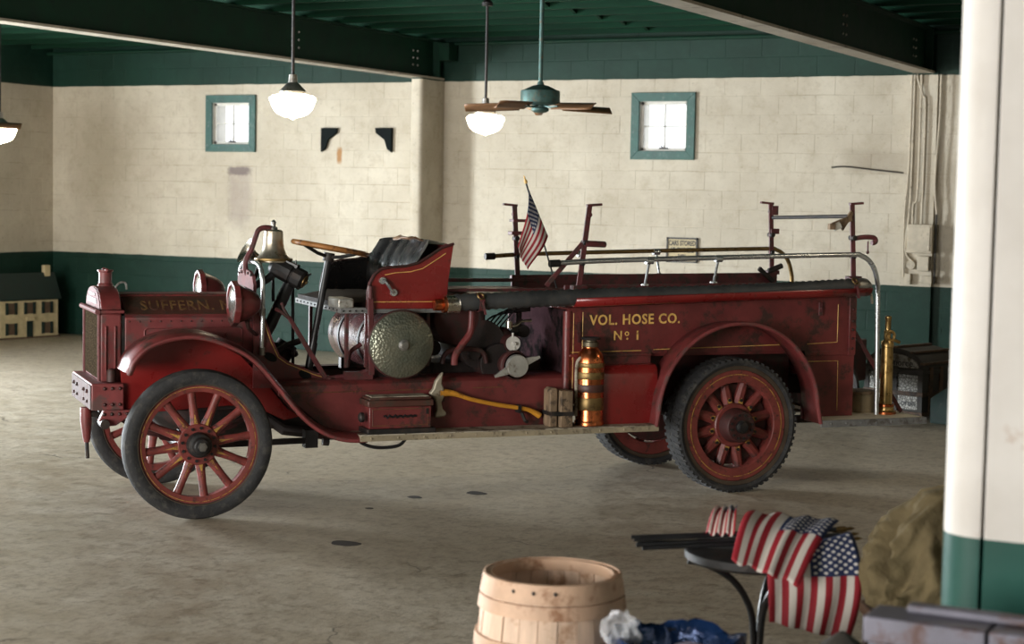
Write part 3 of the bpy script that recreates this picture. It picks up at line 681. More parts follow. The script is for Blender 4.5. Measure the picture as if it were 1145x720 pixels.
for x in (-.485, -.43): part(MB().box(x, x + .01, .408, .42, .83, 1.12), 'side_rib', 'red', rad, bev=.003)
part(MB().lathe([(0, 0), (.028, 0), (.028, .06), (.02, .075), (0, .08)], (-.45, .395, .79), n=16), 'oiler_cup', 'red_dark', rad)
part(MB().tube(smoothpath([(-.395, .60, 1.34), (-.37, .58, 1.37), (-.34, .57, 1.37), (-.33, .58, 1.33)], 4), .007, 6), 'overflow_pipe', 'steel', rad)

# ---- bonnet
hood = part(MB().prism([(.42, .88), (.42, 1.165), (.445, 1.185), (.60, 1.285), (.66, 1.30), (.78, 1.30), (.84, 1.285), (.995, 1.185), (1.02, 1.165), (1.02, .88)], 'yz', -.365, .43), 'bonnet', 'red_dusty', bev=.006)
part(MB().add([(-.36, .442, 1.1875), (.425, .442, 1.1875), (.425, .600, 1.2895), (-.36, .600, 1.2895), (-.36, .447, 1.182), (.425, .447, 1.182), (.425, .605, 1.284), (-.36, .605, 1.284)],
              [(0, 1, 2, 3), (7, 6, 5, 4), (0, 4, 5, 1), (1, 5, 6, 2), (2, 6, 7, 3), (3, 7, 4, 0)]), 'bonnet_panel', 'red_brown', hood, smooth=0)
for y in (.60, .84): part(MB().cyl((-.365, y, 1.292), (.43, y, 1.292), .008, n=8), 'bonnet_hinge', 'red', hood)
nrm = V((0, -.102, .158)).normalized()
text('bonnet_lettering', 'SUFFERN. N.Y.', 'gold_faint', hood, V((-.26, .478, 1.2105)) + nrm * .001, (1, 0, 0), (0, .158, .102), .135, .001, .72, space=1.12)
for i in range(6):
    x = -.20 + i * .085; part(MB().tube([(x - .03, .418, .99), (x - .008, .412, 1.0), (x + .012, .412, 1.05), (x + .02, .42, 1.07)], .014, 8, True, [.006, .016, .014, .004]), 'louvre', 'red_dusty', hood)

part(MB().tube([(-.25, .418, .90), (-.25, .418, 1.09), (-.235, .418, 1.105), (.33, .418, 1.105), (.345, .418, 1.09), (.345, .418, .90)], .005, 6), 'panel_bead', 'red_dusty', hood)
rv = MB()
for i in range(13): rv.sph((-.34 + i * .062, .419, 1.145), .006, 8, 5)
part(rv, 'rivets', 'red_dark', hood)
part(MB().box(-.385, -.365, .43, 1.01, .85, 1.18), 'bonnet_gap_band', 'black_iron', hood)

# ---- front wings
edge = [(-.415, .872), (-.401, .90), (-.378, .953), (-.304, 1.027), (-.175, 1.077), (-.008, 1.088), (.167, 1.036), (.329, .943), (.466, .791), (.633, .593), (.773, .492), (.90, .452), (1.03, .446)]
ep = smoothpath([(x, 0, z) for x, z in edge], 5); rows = []
for i, p in enumerate(ep):
    t_ = (ep[min(i + 1, len(ep) - 1)] - ep[max(i - 1, 0)]).normalized(); nn = V((-t_.z, 0, t_.x))
    wd = .36 if p.x < .5 else .36 - .12 * min(1, (p.x - .5) / .4)
    rows.append([tuple(V((p.x, .01 + wd * s, p.z)) + nn * h) for s, h in ((0, -.022), (0, 0), (.06, .012), (.25, .022), (.55, .024), (.8, .018), (1, .008))])
fm = MB().grid(rows); bead = MB().tube([(p.x, .012, p.z - .008) for p in ep], .011, 8)
for mir in (0, 1):
    fe = part(fm.mirror() if mir else fm, 'front_wing', 'red', solid=.006)
    part(bead.mirror() if mir else bead, 'wing_bead', 'red_dusty', fe)
ap = MB().prism([(-.40, .86), (-.33, .97), (-.20, 1.05), (0, 1.075), (.17, 1.02), (.33, .93), (.47, .78), (.62, .60), (.70, .55), (.60, .53), (.42, .62), (.25, .63), (-.25, .60), (-.385, .62)], 'xz', .372, .384)
for mir in (0, 1): part(ap.mirror() if mir else ap, 'wing_apron', 'red_bright', bev=0)

# ---- cowl, dash, floor
cw = [(.40, .735), (.40, 1.23), (.452, 1.235), (.48, 1.14), (.52, 1.03), (.565, .935), (.62, .895), (.79, .825), (.985, .765), (.985, .735)]
for mir in (0, 1):
    c_ = MB().prism(cw, 'xz', .345, .365); g_ = MB().tube([(x - .012, .3435, z - .012) for x, z in cw[2:9]], .003, 5)
    c_ = part(c_.mirror() if mir else c_, 'cowl_side', 'red_dusty'); part(g_.mirror() if mir else g_, 'pinstripe', 'gold', c_)
    h_ = MB()
    for (x, z) in ((.505, .925), (.725, .81)): h_.prism([(x + .045 * cos(a) * cos(-.5) - .024 * sin(a) * sin(-.5), z + .045 * cos(a) * sin(-.5) + .024 * sin(a) * cos(-.5)) for a in [2 * pi * j / 20 for j in range(20)]], 'xz', .3425, .346)  # black ovals painted for the shade inside the two holes
    part(h_.mirror() if mir else h_, 'slot', 'cowl_hole_shade', c_)
dash = part(MB().box(.41, .43, .365, 1.075, .74, 1.24), 'dashboard', 'red_dark')
part(MB().prism([(.40, 1.22), (.385, 1.36), (.42, 1.415), (.50, 1.445), (.66, 1.455), (.75, 1.44), (.80, 1.40), (.81, 1.22)], 'yz', .405, .425), 'dash_plate', 'red_pale', dash)
rv = MB()
for y in (.44, .52, .60, .68, .75): rv.sph((.403, y, 1.42 + .015 * cos((y - .6) * 8)), .010, 8, 6)
part(rv, 'rivets', 'red_dark', dash)
part(MB().box(.43, 1.02, .40, 1.04, .735, .75), 'floor_board', 'grime')
part(MB().tube(smoothpath([(.445, .325, .95), (.45, .325, 1.20), (.45, .325, 1.36), (.448, .345, 1.44), (.445, .42, 1.49), (.44, .60, 1.50), (.435, .75, 1.49), (.43, .83, 1.44), (.43, .85, 1.35), (.43, .85, 1.2)], 6), .014, 12), 'grab_hoop', 'chrome')
for z in (1.18, .94): part(MB().cyl((.447, .325, z), (.447, .325, z + .045), .02, n=12), 'hoop_collar', 'steel')

# ---- head lamps
def headlamp(y, z):
    hl = part(MB().lathe([(.112, 0), (.122, .006), (.118, .03), (.108, .06), (.085, .11), (.055, .15), (.03, .165), (0, .168)], (.245, y, z), (1, 0, 0), 36), 'headlamp', 'red')
    part(MB().lathe([(.135, -.012), (.137, .0), (.137, .022), (.118, .03), (.112, .0), (.118, -.012), (.135, -.012)], (.245, y, z), (1, 0, 0), 10), 'lamp_rim', 'red', hl, smooth=20)
    part(MB().lathe([(0, -.022), (.06, -.016), (.10, -.006), (.112, .002)], (.245, y, z), (1, 0, 0), 32), 'lens', 'lens_glass', hl)
    part(MB().tube(smoothpath([(.33, y, z - .08), (.35, y + .03 * (1 if y < .7 else -1), z - .15), (.42, y + .12 * (1 if y < .7 else -1), z - .20)], 4), .013, 8).cyl((.31, y, z - .09), (.35, y, z - .09), .018, n=10), 'lamp_bracket', 'red_dark', hl)
headlamp(.235, 1.262); headlamp(1.21, 1.285)

# ---- bell, horn, siren
bell = part(MB().lathe([(.020, .20), (.045, .198), (.058, .188), (.060, .17), (.062, .12), (.068, .08), (.082, .045), (.105, .02), (.118, .006), (.118, -.004), (.108, -.006), (.09, .02), (.06, .08), (.05, .17), (0, .185)], (.583, .60, 1.502), n=40), 'bell', 'bell_metal')
part(MB().lathe([(.022, 0), (.026, .01), (.022, .02), (.012, .024), (.014, .04), (.016, .05), (.008, .06), (0, .066)], (.583, .60, 1.697), n=14), 'bell_finial', 'steel', bell)
part(MB().lathe([(.119, 0), (.1205, .008), (.119, .016)], (.583, .60, 1.506), n=40), 'bell_band', 'brass_old', bell)
part(MB().tube(smoothpath([(.583, .60, 1.705), (.53, .60, 1.712), (.487, .60, 1.695), (.465, .60, 1.64), (.44, .60, 1.57), (.41, .60, 1.51), (.405, .60, 1.46), (.425, .60, 1.40)], 6), .017, 10), 'bell_bracket', 'rail_red')
part(MB().cyl((.583, .60, 1.52), (.583, .60, 1.44), .006, n=6).sph((.583, .60, 1.46), .018, 10, 8), 'clapper', 'black_iron', bell)
part(MB().lathe([(.02, 0), (.03, .05), (.05, .09), (.082, .12), (.088, .122), (.075, .11), (.02, .05)], (.56, .83, 1.50), (-.85, 0, .5), 24), 'horn', 'nickel')
part(MB().tube([(.56, .83, 1.50), (.52, .80, 1.40), (.43, .78, 1.30)], .015, 8), 'horn_stem', 'black_iron')
ax = V((.72, -.50, -.42)).normalized(); so = V((.585, .56, 1.475))
sir = part(MB().lathe([(0, -.03), (.045, -.025), (.062, 0), (.066, .05), (.066, .12), (.058, .125), (.055, .135), (.066, .14), (.066, .20), (.05, .212), (0, .212)], so, ax, 12), 'siren', 'black_iron', smooth=25)
part(MB().lathe([(.042, .208), (.042, .219), (.03, .223), (0, .223)], so, ax, 20).lathe([(.012, .222), (.01, .235), (0, .236)], so, ax, 10), 'siren_dial', 'brass_old', sir)
part(MB().bar(so + V((.0, 0, .055)), so + ax * .17 + V((0, 0, .07)), .05, .022).cyl(so + ax * .15 + V((0, 0, .06)), so + ax * .15 + V((0, 0, .105)), .006, n=6).cyl(so + ax * .22 + V((0, 0, .03)), so + ax * .24 + V((.02, 0, .06)), .007, n=6), 'siren_clamp', 'black', sir)
part(MB().tube([(.675, .53, 1.38), (.62, .53, 1.26), (.55, .53, 1.11), (.44, .53, .92)], .038, 14), 'siren_post', 'black')
part(MB().tube([(.59, .55, 1.44), (.53, .55, 1.39), (.43, .55, 1.34)], .024, 10), 'siren_arm', 'black')
for a_, b_ in (((.715, .62, 1.36), (.722, .62, .78)), ((.585, .62, 1.45), (.59, .62, 1.25))): part(MB().cyl(a_, b_, .0105, n=8), 'control_rod', 'black')
part(MB().cyl((.70, .90, .86), (.76, .90, .96), .07).torus((.69, .80, .93), (.4, .2, 1), .10, .016, 24, 6).tube([(.55, .6, .90), (.66, .6, .97), (.76, .6, 1.0)], .02, 8), 'pedal_gear', 'grime')

# ---- steering
sc_ = V((.908, .45, 1.592)); sd = V((.172, 0, 1)).normalized()
sw = part(MB().torus(sc_, sd, .232, .0165, 56, 10), 'steering_wheel', 'wood_rim')
spk = MB(); xa = V((1, 0, -.172)).normalized()
for k_ in range(4):
    a = k_ * pi / 2 + .5; d_ = xa * cos(a) + V((0, 1, 0)) * sin(a)
    spk.tube([sc_ - sd * .055 + d_ * .02, sc_ - sd * .045 + d_ * .1, sc_ - sd * .01 + d_ * .225], .011, 8)
part(spk, 'steering_spokes', 'black_iron', sw)
part(MB().cyl(sc_ - sd * .03, sc_ - sd * .085, .035, n=16), 'steering_hub', 'black_iron', sw)
part(MB().cyl(sc_ - sd * .08, sc_ - sd * .86, .021, n=14).cyl(sc_ - sd * .60, sc_ - sd * .86, .026, n=14), 'steering_column', 'black')
lev = part(MB().bar((.855, .30, .775), (.605, .30, 1.175), .016, .032, w2=.014, h2=.026), 'brake_lever', 'rail_red', bev=.003)
part(MB().tube([(.61, .30, 1.165), (.575, .30, 1.22), (.56, .30, 1.262)], .010, 8).tube([(.61, .30, 1.165), (.56, .30, 1.205), (.52, .30, 1.225)], .011, 8), 'lever_grip', 'rail_red', lev)
part(MB().tube(smoothpath([(.855, .30, .79), (.96, .30, .80), (1.05, .26, .82), (1.10, .25, .84)], 4), .016, 8).cyl((.855, .26, .78), (.855, .40, .78), .02, n=12).box(.95, 1.13, .24, .28, .785, .835), 'lever_shaft', 'rail_red')

# ---- side apron panel, running boards
sd_ = MB().prism([(.52, .70), (.52, .752), (2.44, .765), (2.44, .46), (.95, .46), (.80, .50), (.66, .62)], 'xz', .20, .23).add([(x, y, z + (0 if x < 1 else .013)) for x in (.52, 2.44) for y, z in ((.20, .752), (.215, .772), (.25, .785), (.40, .79))], [(0, 1, 5, 4), (1, 2, 6, 5), (2, 3, 7, 6)])
for mir in (0, 1):
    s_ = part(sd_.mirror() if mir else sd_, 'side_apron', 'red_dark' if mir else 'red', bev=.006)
    g_ = MB().tube([(.60, .199, .715), (1.60, .199, .72)], .0025, 5).tube([(1.78, .199, .722), (1.98, .199, .722)], .0025, 5).tube(smoothpath([(.69, .199, .66), (.75, .199, .62), (.85, .199, .585)], 4), .0025, 5)
    part(g_.mirror() if mir else g_, 'pinstripe', 'gold_faint', s_)
    rb = MB().box(.98, 3.0, .0, .26, .447, .472); rb = part(rb.mirror() if mir else rb, 'running_board', 'step_wood', bev=.004)
    tr_ = MB().box(.98, 3.0, -.006, .012, .432, .466)
    for i in range(12): tr_.sph((1.05 + i * .17, -.007, .45), .007, 6, 5)
    part(tr_.mirror() if mir else tr_, 'board_edge', 'edge_tan', rb)

# ---- seat, cushions
sdp = [(1.072, 1.225), (1.076, 1.33), (1.088, 1.39), (1.115, 1.44), (1.155, 1.472), (1.22, 1.485), (1.32, 1.492), (1.40, 1.512), (1.475, 1.558), (1.55, 1.607), (1.632, 1.632), (1.60, 1.40), (1.585, 1.225)]
seat = part(MB().box(.90, 1.62, .19, 1.25, 1.20, 1.235), 'seat_box', 'zinc', bev=.004)
rv = MB()
for i in range(5): rv.sph((.92 + i * .04, .188, 1.215), .006, 6, 5)
for i in range(12): rv.sph((.898, .25 + i * .085, 1.218), .006, 6, 5)
part(rv, 'rivets', 'black_iron', seat)
part(MB().box(.885, .985, .18, .42, 1.232, 1.292), 'seat_edge_plate', 'steel_pale', seat, bev=.01)
rows = []
for i in range(13):
    x = .90 + .60 * i / 12; rows.append([(x, .26 + .92 * j / 16, 1.26 + .045 * (1 - (2 * i / 12 - 1) ** 4) * (1 - (2 * j / 16 - 1) ** 6) + .004 * sin(i * 2.1 + j)) for j in range(17)])
cs = MB().grid(rows).box(.90, 1.50, .26, 1.18, 1.235, 1.262)
part(cs, 'seat_cushion', 'leather_worn', seat)
for mir in (0, 1):
    p_ = MB().prism(sdp, 'xz', .19, .22); e_ = MB().tube([(x, .187, z) for x, z in sdp[:11]], .009, 8); g_ = MB().tube([(x + .03, .189, z - .035) for x, z in sdp[4:10]] , .0028, 5).tube([(1.10, .189, 1.27), (1.57, .189, 1.27)], .0028, 5)
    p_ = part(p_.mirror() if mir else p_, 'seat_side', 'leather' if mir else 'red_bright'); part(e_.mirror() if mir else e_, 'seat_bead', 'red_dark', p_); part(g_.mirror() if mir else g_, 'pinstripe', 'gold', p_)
    q_ = MB().prism([(x + .012, z - .02) for x, z in sdp[1:10]] + [(1.55, 1.26), (1.09, 1.26)], 'xz', .222, .245)
    part(q_.mirror() if mir else q_, 'side_padding', 'leather', p_)
# channelled back cushion, swept forward at the two ends
rows = []; NJ = 64
for i in range(11):
    t_ = i / 10; row = []
    for j in range(NJ + 1):
        s = j / NJ; y = .222 + .996 * s; e = abs(2 * s - 1)
        z = 1.29 + .36 * t_; x = 1.575 - .10 * e ** 3 - .06 + .05 * t_
        puff = .075 * sin(pi * min(1, t_ * .9 + .12)) + .014 * abs(sin(s * pi * 8)) - .01
        row.append((x - puff, y, z - .02 * e ** 6))
    rows.append(row)
rows.append([(1.62, p[1], p[2] - .01) for p in rows[-1]])
part(MB().grid(rows), 'back_cushion', 'leather', seat)
part(MB().box(1.585, 1.61, .21, 1.23, 1.22, 1.63), 'seat_back', 'red', seat, bev=.008)
part(MB().grid([[(1.44 + .05 * i + .01 * sin(j * 2.3), .52 + .055 * j, 1.655 + .012 * sin(i * 2 + j) - .006 * (i - 1) ** 2) for j in range(7)] for i in range(4)]), 'torn_lining', 'wood_brown', seat, solid=.006)
part(MB().tube(smoothpath([(1.165, .175, 1.40), (1.175, .165, 1.40), (1.20, .16, 1.37), (1.225, .165, 1.335), (1.235, .175, 1.33)], 5), .010, 8).cyl((1.165, .19, 1.402), (1.165, .172, 1.402), .022, n=14).cyl((1.238, .19, 1.328), (1.238, .172, 1.328), .022, n=14), 'grab_handle', 'chrome')
part(MB().bar((1.10, .17, .82), (1.085, .17, 1.30), .02, .035).cyl((1.085, .17, 1.29), (1.085, .17, 1.37), .014, n=10), 'side_lever', 'rail_red', bev=.003)
for (x, y) in ((.96, .25), (1.09, .26), (1.50, .28), (.98, 1.15), (1.5, 1.15)):
    part(MB().box(x - .011, x + .011, y - .011, y + .011, .86, 1.21), 'seat_post', 'rail_red', bev=.002)
part(MB().tube(smoothpath([(.98, .30, .86), (1.0, .30, .95), (1.07, .30, 1.0)], 4), .014, 8), 'post_brace', 'rail_red')

# ---- chemical tanks
tcx, tcz = 1.283, 1.008
tank = part(MB().cyl((tcx, .155, tcz), (tcx, 1.10, tcz), .196, n=48), 'chemical_tank', 'tank_paint')
part(MB().lathe([(.208, .02), (.210, .0), (.205, -.012), (.195, -.016), (.17, -.030), (.11, -.044), (.05, -.05), (0, -.052)], (tcx, .15, tcz), (0, 1, 0), 48), 'tank_head', 'hammered', tank)
part(MB().torus((tcx, .155, tcz), (0, 1, 0), .207, .010, 48, 8), 'head_rim', 'red_dark', tank)
part(MB().lathe([(.036, 0), (.036, .012), (.022, .018), (.022, .03), (0, .032)], (tcx, .10, tcz), (0, -1, 0), 20), 'head_boss', 'steel', tank)
for y in (.42, .86): part(MB().ring([(.197, -.018), (.203, -.018), (.203, .018), (.197, .018)], (tcx, y, tcz), (0, 1, 0), 48), 'tank_band', 'black_iron', tank)
part(MB().lathe([(.196, 0), (.17, .03), (.1, .05), (0, .055)], (tcx, 1.10, tcz), (0, 1, 0), 40), 'rear_head', 'tank_paint', tank)
for y in (.30, .90): part(MB().box(1.12, 1.45, y, y + .06, .79, .86), 'tank_cradle', 'grime')
part(MB().lathe([(0, -.02), (.12, -.012), (.17, .01), (.178, .03), (.178, .68), (.15, .71), (0, .72)], (1.745, .36, 1.15), (0, 1, 0), 40), 'air_tank', 'red_dark')
part(MB().tube(smoothpath([(1.765, .19, 1.21), (1.755, .19, 1.08), (1.70, .19, 1.0), (1.655, .19, .93), (1.65, .19, .87)], 5), .022, 10), 'curved_bracket', 'red')
part(MB().tube(smoothpath([(1.60, .28, .87), (1.62, .28, .93), (1.70, .28, .96), (1.86, .28, .95), (1.90, .28, .87)], 5), .016, 8), 'loop_bracket', 'red_dark')

# ---- pump
pump = part(MB().cyl((1.90, .35, .98), (1.90, .85, .98), .16, n=28).cyl((1.88, .40, 1.08), (1.88, .40, 1.24), .05).cyl((2.0, .3, .86), (2.0, .7, .86), .13, n=24).box(1.6, 2.35, .45, 1.0, .75, .86), 'pump', 'grime', bev=.004)
part(MB().lathe([(.085, 0), (.085, .03), (.095, .035), (.095, .06), (.075, .07), (.075, .2)], (2.06, .16, .86), (0, 1, 0), 28).cyl((2.06, .36, .86), (2.0, .5, .9), .085), 'pump_inlet', 'red_dark', pump)
cap = part(MB().lathe([(.072, .03), (.074, .0), (.068, -.012), (.0, -.016)], (2.06, .14, .86), (0, 1, 0), 32), 'inlet_cap', 'steel_pale', pump)
part(MB().bar((2.115, .15, .885), (2.215, .15, .915), .03, .05, w2=.016, h2=.014).bar((2.005, .15, .835), (1.91, .15, .795), .03, .05, w2=.016, h2=.014), 'cap_lug', 'steel_pale', pump)
part(MB().cyl((2.087, .30, .99), (2.087, .285, .99), .048, n=28).cyl((2.087, .285, .99), (2.087, .265, .99), .012, n=10).cyl((2.084, .29, 1.03), (2.084, .29, 1.06), .008, n=8).bar((2.09, .285, .97), (2.10, .285, .93), .012, .01), 'valve_wheel', 'sash_white', pump)
part(MB().cyl((2.087, .30, .99), (2.06, .5, .99), .06, n=20).sph((2.06, .42, 1.02), .07), 'valve_body', 'red_dark', pump)
part(MB().cyl((2.06, .30, 1.09), (2.06, .30, 1.135), .022, n=12).tube([(2.07, .30, 1.10), (2.11, .29, 1.11), (2.14, .29, 1.135), (2.21, .29, 1.138)], .010, 8), 'drain_cock', 'nickel', pump)
for i in range(5):
    part(MB().tube(smoothpath([(1.93 + .03 * i, .5, 1.05), (1.98 + .05 * i, .45, 1.14 + .02 * i), (2.10 + .03 * i, .5, 1.17 + .015 * i), (2.33, .6, 1.18 + .01 * i)], 5), .006, 6), 'spark_wire', 'black', pump)
gm = MB()
for (x, y, z, r_) in ((1.62, .5, .95, .05), (1.58, .6, 1.08, .04), (1.95, .55, 1.18, .035), (1.83, .3, .93, .04), (2.2, .6, .92, .06), (2.25, .5, 1.05, .04), (1.55, .45, .88, .04)):
    part(MB().cyl((x, y, z), (x, y + .2, z), r_, n=14).cyl((x, y + .1, z), (x, y + .1, z + .12), r_ * .5, n=10), 'valve_gear', 'grime', pump)

# ---- hose body
bt0 = 1.222
def ztop(x): return bt0 + rise(x)
body = part(MB().prism([(2.43, .60), (2.43, ztop(2.43)), (4.60, ztop(4.6)), (4.60, .45), (4.20, .45), (4.20, .92), (3.03, .92), (3.03, .45), (2.62, .45), (2.62, .60)], 'xz', .20, .225)
            .add([(x, y, z) for x, y, z in ((2.43, .225, .60), (2.43, 1.215, .60), (2.43, 1.215, ztop(2.43)), (2.43, .225, ztop(2.43)), (2.455, .225, .60), (2.455, 1.215, .60), (2.455, 1.215, ztop(2.43)), (2.455, .225, ztop(2.43)))],
                 [(0, 1, 2, 3), (7, 6, 5, 4), (0, 4, 5, 1), (1, 5, 6, 2), (2, 6, 7, 3), (3, 7, 4, 0)])
            .prism([(2.43, .60), (2.43, ztop(2.43)), (4.60, ztop(4.6)), (4.60, .45), (4.20, .45), (4.20, .92), (3.03, .92), (3.03, .45), (2.62, .45), (2.62, .60)], 'xz', 1.215, 1.24)
            .box(4.575, 4.60, .225, 1.215, .45, 1.15).box(2.455, 4.575, .225, 1.215, .90, .92), 'hose_body', 'red', bev=.005, smooth=0)
part(MB().cyl((2.432, .215, .60), (2.432, .215, ztop(2.43) - .02), .028, n=16), 'corner_bead', 'red', body)
part(MB().box(2.418, 2.43, .24, 1.20, .70, 1.21), 'bulkhead', 'sooty_dim_panel', body)
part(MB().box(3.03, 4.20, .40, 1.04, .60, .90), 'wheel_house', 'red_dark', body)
for y, zb in ((.26, 0), (1.18, .02)):
    part(MB().prism([(2.43, ztop(2.43) - .01), (2.43, ztop(2.43) + .145 + zb), (4.55, ztop(4.55) + .10 + zb), (4.55, ztop(4.55) - .01)], 'xz', y, y + .02), 'bed_board', 'rail_red', body, bev=.003)
for b_ in ((1.63, 2.6, 1.17, 1.20, 1.34, 1.365), (1.63, 2.6, .30, .33, 1.325, 1.345), (1.64, 2.43, .34, 1.17, 1.30, 1.312)): part(MB().box(*b_), 'top_rail_bar', 'rail_red', body, bev=.003)
rows = []
for x in (2.41, 3.0, 3.6, 4.2, 4.62):
    zc = 1.293 + (x - 2.41) * .0282; rows.append([(x, .085 - .062 * cos(a), zc - .066 * sin(a) + .012) for a in [R(q) for q in (8, 35, 60, 90, 120, 150, 180)]])
part(MB().grid(rows), 'hose_tray', 'red_bright', body, solid=.006)
# gold lining and lettering
gl_ = MB()
def gline(pts): gl_.tube([(x, .1985, z) for x, z in pts], .0028, 5)
gline([(2.535, 1.195), (2.535, .95)]); gline([(2.47, 1.19), (2.47, .70)])
gline([(2.455, .935), (2.96, .94)]); gline([(3.05, .945), (4.10, .965)])
gline([(4.22, .965), (4.46, .975), (4.46, 1.235)]); gline([(4.22, .845), (4.47, .845), (4.475, .50)])
part(gl_, 'pinstripe', 'gold', body)
for b_ in ((2.44, 3.03, .185, .20, .905, .925), (4.2, 4.6, .19, .20, .885, .915)): part(MB().box(*b_), 'belt_moulding', 'red', body, bev=.004)
text('side_lettering', 'VOL. HOSE CO.', 'gold', body, (2.585, .1985, 1.112), (1, 0, .012), (0, 0, 1), .092, .001, .93, bold=.022, space=1.12)
text('side_lettering', 'N', 'gold', body, (2.755, .1985, 1.012), (1, 0, 0), (0, 0, 1), .085, .001, 1.0)
text('side_lettering', 'o', 'gold', body, (2.836, .1985, 1.038), (1, 0, 0), (0, 0, 1), .062, .001, 1.0)
part(MB().cyl((2.856, .1985, 1.019), (2.856, .1965, 1.019), .007, n=10), 'side_lettering', 'gold', body)
text('side_lettering', 'I', 'gold', body, (2.918, .1985, 1.012), (1, 0, 0), (0, 0, 1), .085, .001, 1.15)
rk = [(.20, .45), (.105, .45), (.105, .79), (.115, .83), (.14, .852), (.20, .858)]
part(MB().prism(rk, 'yz', 2.63, 3.04), 'locker_box', 'red_bright', body, bev=.004)
part(MB().cyl((2.63, .115, .77), (3.03, .115, .77), .008, n=8), 'locker_bead', 'red_pale', body)
part(MB().box(2.50, 2.515, .188, .2, 1.0, 1.13).cyl((2.505, .2, 1.06), (2.505, .18, 1.06), .012, n=10), 'latch', 'red_dark', body)
rs_ = part(MB().box(4.545, 4.60, .183, .20, .885, 1.285), 'rear_strap', 'red', body, bev=.003)
rv = MB()
for z in (.93, 1.0, 1.06, 1.12, 1.2): rv.sph((4.572, .182, z), .010, 8, 6)
for z in (.95, 1.02, 1.08, 1.14): rv.sph((4.605, .21, z), .014, 8, 6)
part(rv, 'rivets', 'red_dark', body)
part(MB().box(4.30, 4.33, .185, .20, 1.16, 1.25).cyl((4.315, .2, 1.21), (4.315, .175, 1.21), .008, n=8), 'stake_socket', 'rail_red', body, bev=.003)
# rear wings
cf = (3.60, .525)
arcp = [(2.985, .46)] + arc(cf, .60, 176, 4, 40) + [(4.225, .44)]
for mir in (0, 1):
    f_ = MB().grid([[(x, y, z) for y in (.0, .05, .12, .205)] for x, z in arcp]); b_ = MB().tube([(x, .0, z) for x, z in arcp], .014, 8)
    f_ = part(f_.mirror() if mir else f_, 'rear_wing', 'red', solid=.008); part(b_.mirror() if mir else b_, 'wing_bead', 'red_dusty', f_)
# rear step
st = part(MB().box(4.225, 4.52, .0, .2, .440, .462).box(4.62, 5.06, .0, 1.44, .440, .462).box(4.225, 4.52, 1.24, 1.44, .440, .462).box(4.52, 4.62, .0, 1.44, .440, .462), 'rear_step', 'step_lit', bev=.003, smooth=0)
ed = MB().box(4.225, 5.065, -.01, .006, .415, .462).box(5.055, 5.07, -.01, 1.45, .415, .462)
for i in range(7): ed.sph((4.30 + .12 * i, -.011, .44), .008, 6, 5)
part(ed, 'step_edge', 'zinc', st)
for y in (.42, .97): part(MB().box(4.3, 5.0, y, y + .05, .39, .44), 'step_bearer', 'grime', st)
for y in (.24, 1.2): part(MB().bar((4.61, y, 1.06), (5.03, y, .47), .012, .028), 'step_brace', 'rail_red')

# ---- hand rails and ladder racks
for mir in (0, 1):
    yr = .15 if not mir else 1.29
    pts = smoothpath([(2.30, yr, 1.512), (2.6, yr, 1.53), (3.4, yr, 1.553), (4.45, yr, 1.578), (4.60, yr, 1.572), (4.69, yr, 1.51), (4.735, yr, 1.40), (4.745, yr, 1.25), (4.765, yr, .47)], 6)
    rl = part(MB().tube(pts, .017 if not mir else .015, 12), 'hand_rail', 'chrome' if not mir else 'brass_old')
    for x in ((2.98, 3.49) if not mir else (3.0, 3.6)):
        zt = 1.512 + (x - 2.3) * .03
        part(MB().cyl((x, yr, zt), (x, yr + (.06 if not mir else -.06), 1.35 + rise(x)), .009, n=8).lathe([(.026, 0), (.024, .01), (.01, .015)], (x, yr + (.06 if not mir else -.06), 1.35 + rise(x)), n=14).cyl((x - .025, yr, zt), (x + .025, yr, zt), .023, n=12), 'rail_stanchion', 'chrome', rl)
    part(MB().cyl((2.27, yr, 1.511), (2.34, yr, 1.514), .024, n=12), 'rail_cap', 'black_iron', rl)
def upright(x0, x1, y, z0, z1, hook, hx):
    u_ = part(MB().bar((x0, y, z0), (x1, y, z1), .014, .036, (1, 0, 0)), 'ladder_upright', 'rail_red', bev=.002)
    part(MB().bar((x1 - .02 * hx, y, z1), (x1 + .085 * hx, y, z1 + .008), .03, .016).cyl((x1, y - .014, z1 - .06), (x1, y + .014, z1 - .06), .016, n=12), 'hook', 'rail_red', u_, bev=.002)
    part(MB().cyl((x0 + (x1 - x0) * .55, y - .03, z0 + (z1 - z0) * .55), (x0 + (x1 - x0) * .55, y + .03, z0 + (z1 - z0) * .55), .018, n=12).cyl((x0 + (x1 - x0) * .3, y - .025, z0 + (z1 - z0) * .3), (x0 + (x1 - x0) * .3, y + .025, z0 + (z1 - z0) * .3), .014, n=12), 'upright_bolt', 'black_iron', u_)
    part(MB().box(x0 - .05, x0 + .05, y - .03, y + .03, z0 - .01, z0 + .02), 'foot_plate', 'rail_red', u_, bev=.003)
    return u_
upright(2.50, 2.565, .20, 1.35, 1.885, 1, 1); upright(2.51, 2.475, 1.27, 1.36, 1.87, 1, -1)
upright(4.575, 4.545, .20, 1.41, 1.925, 1, 1); upright(4.555, 4.53, 1.27, 1.40, 1.915, 1, -1)
part(MB().bar((2.28, .22, 1.365), (2.52, .20, 1.64), .014, .03), 'diagonal_brace', 'rail_red', bev=.002)
part(MB().tube([(2.53, .18, 1.64), (2.67, .18, 1.635), (2.68, .22, 1.635), (2.55, .22, 1.64)], .02, 8), 'ladder_clip', 'rail_red')
part(MB().box(2.44, 2.60, 1.22, 1.30, 1.665, 1.69), 'ladder_clip', 'rail_red', bev=.003)
part(MB().box(2.45, 2.62, 1.22, 1.30, 1.755, 1.775), 'ladder_clip', 'rail_red', bev=.003)
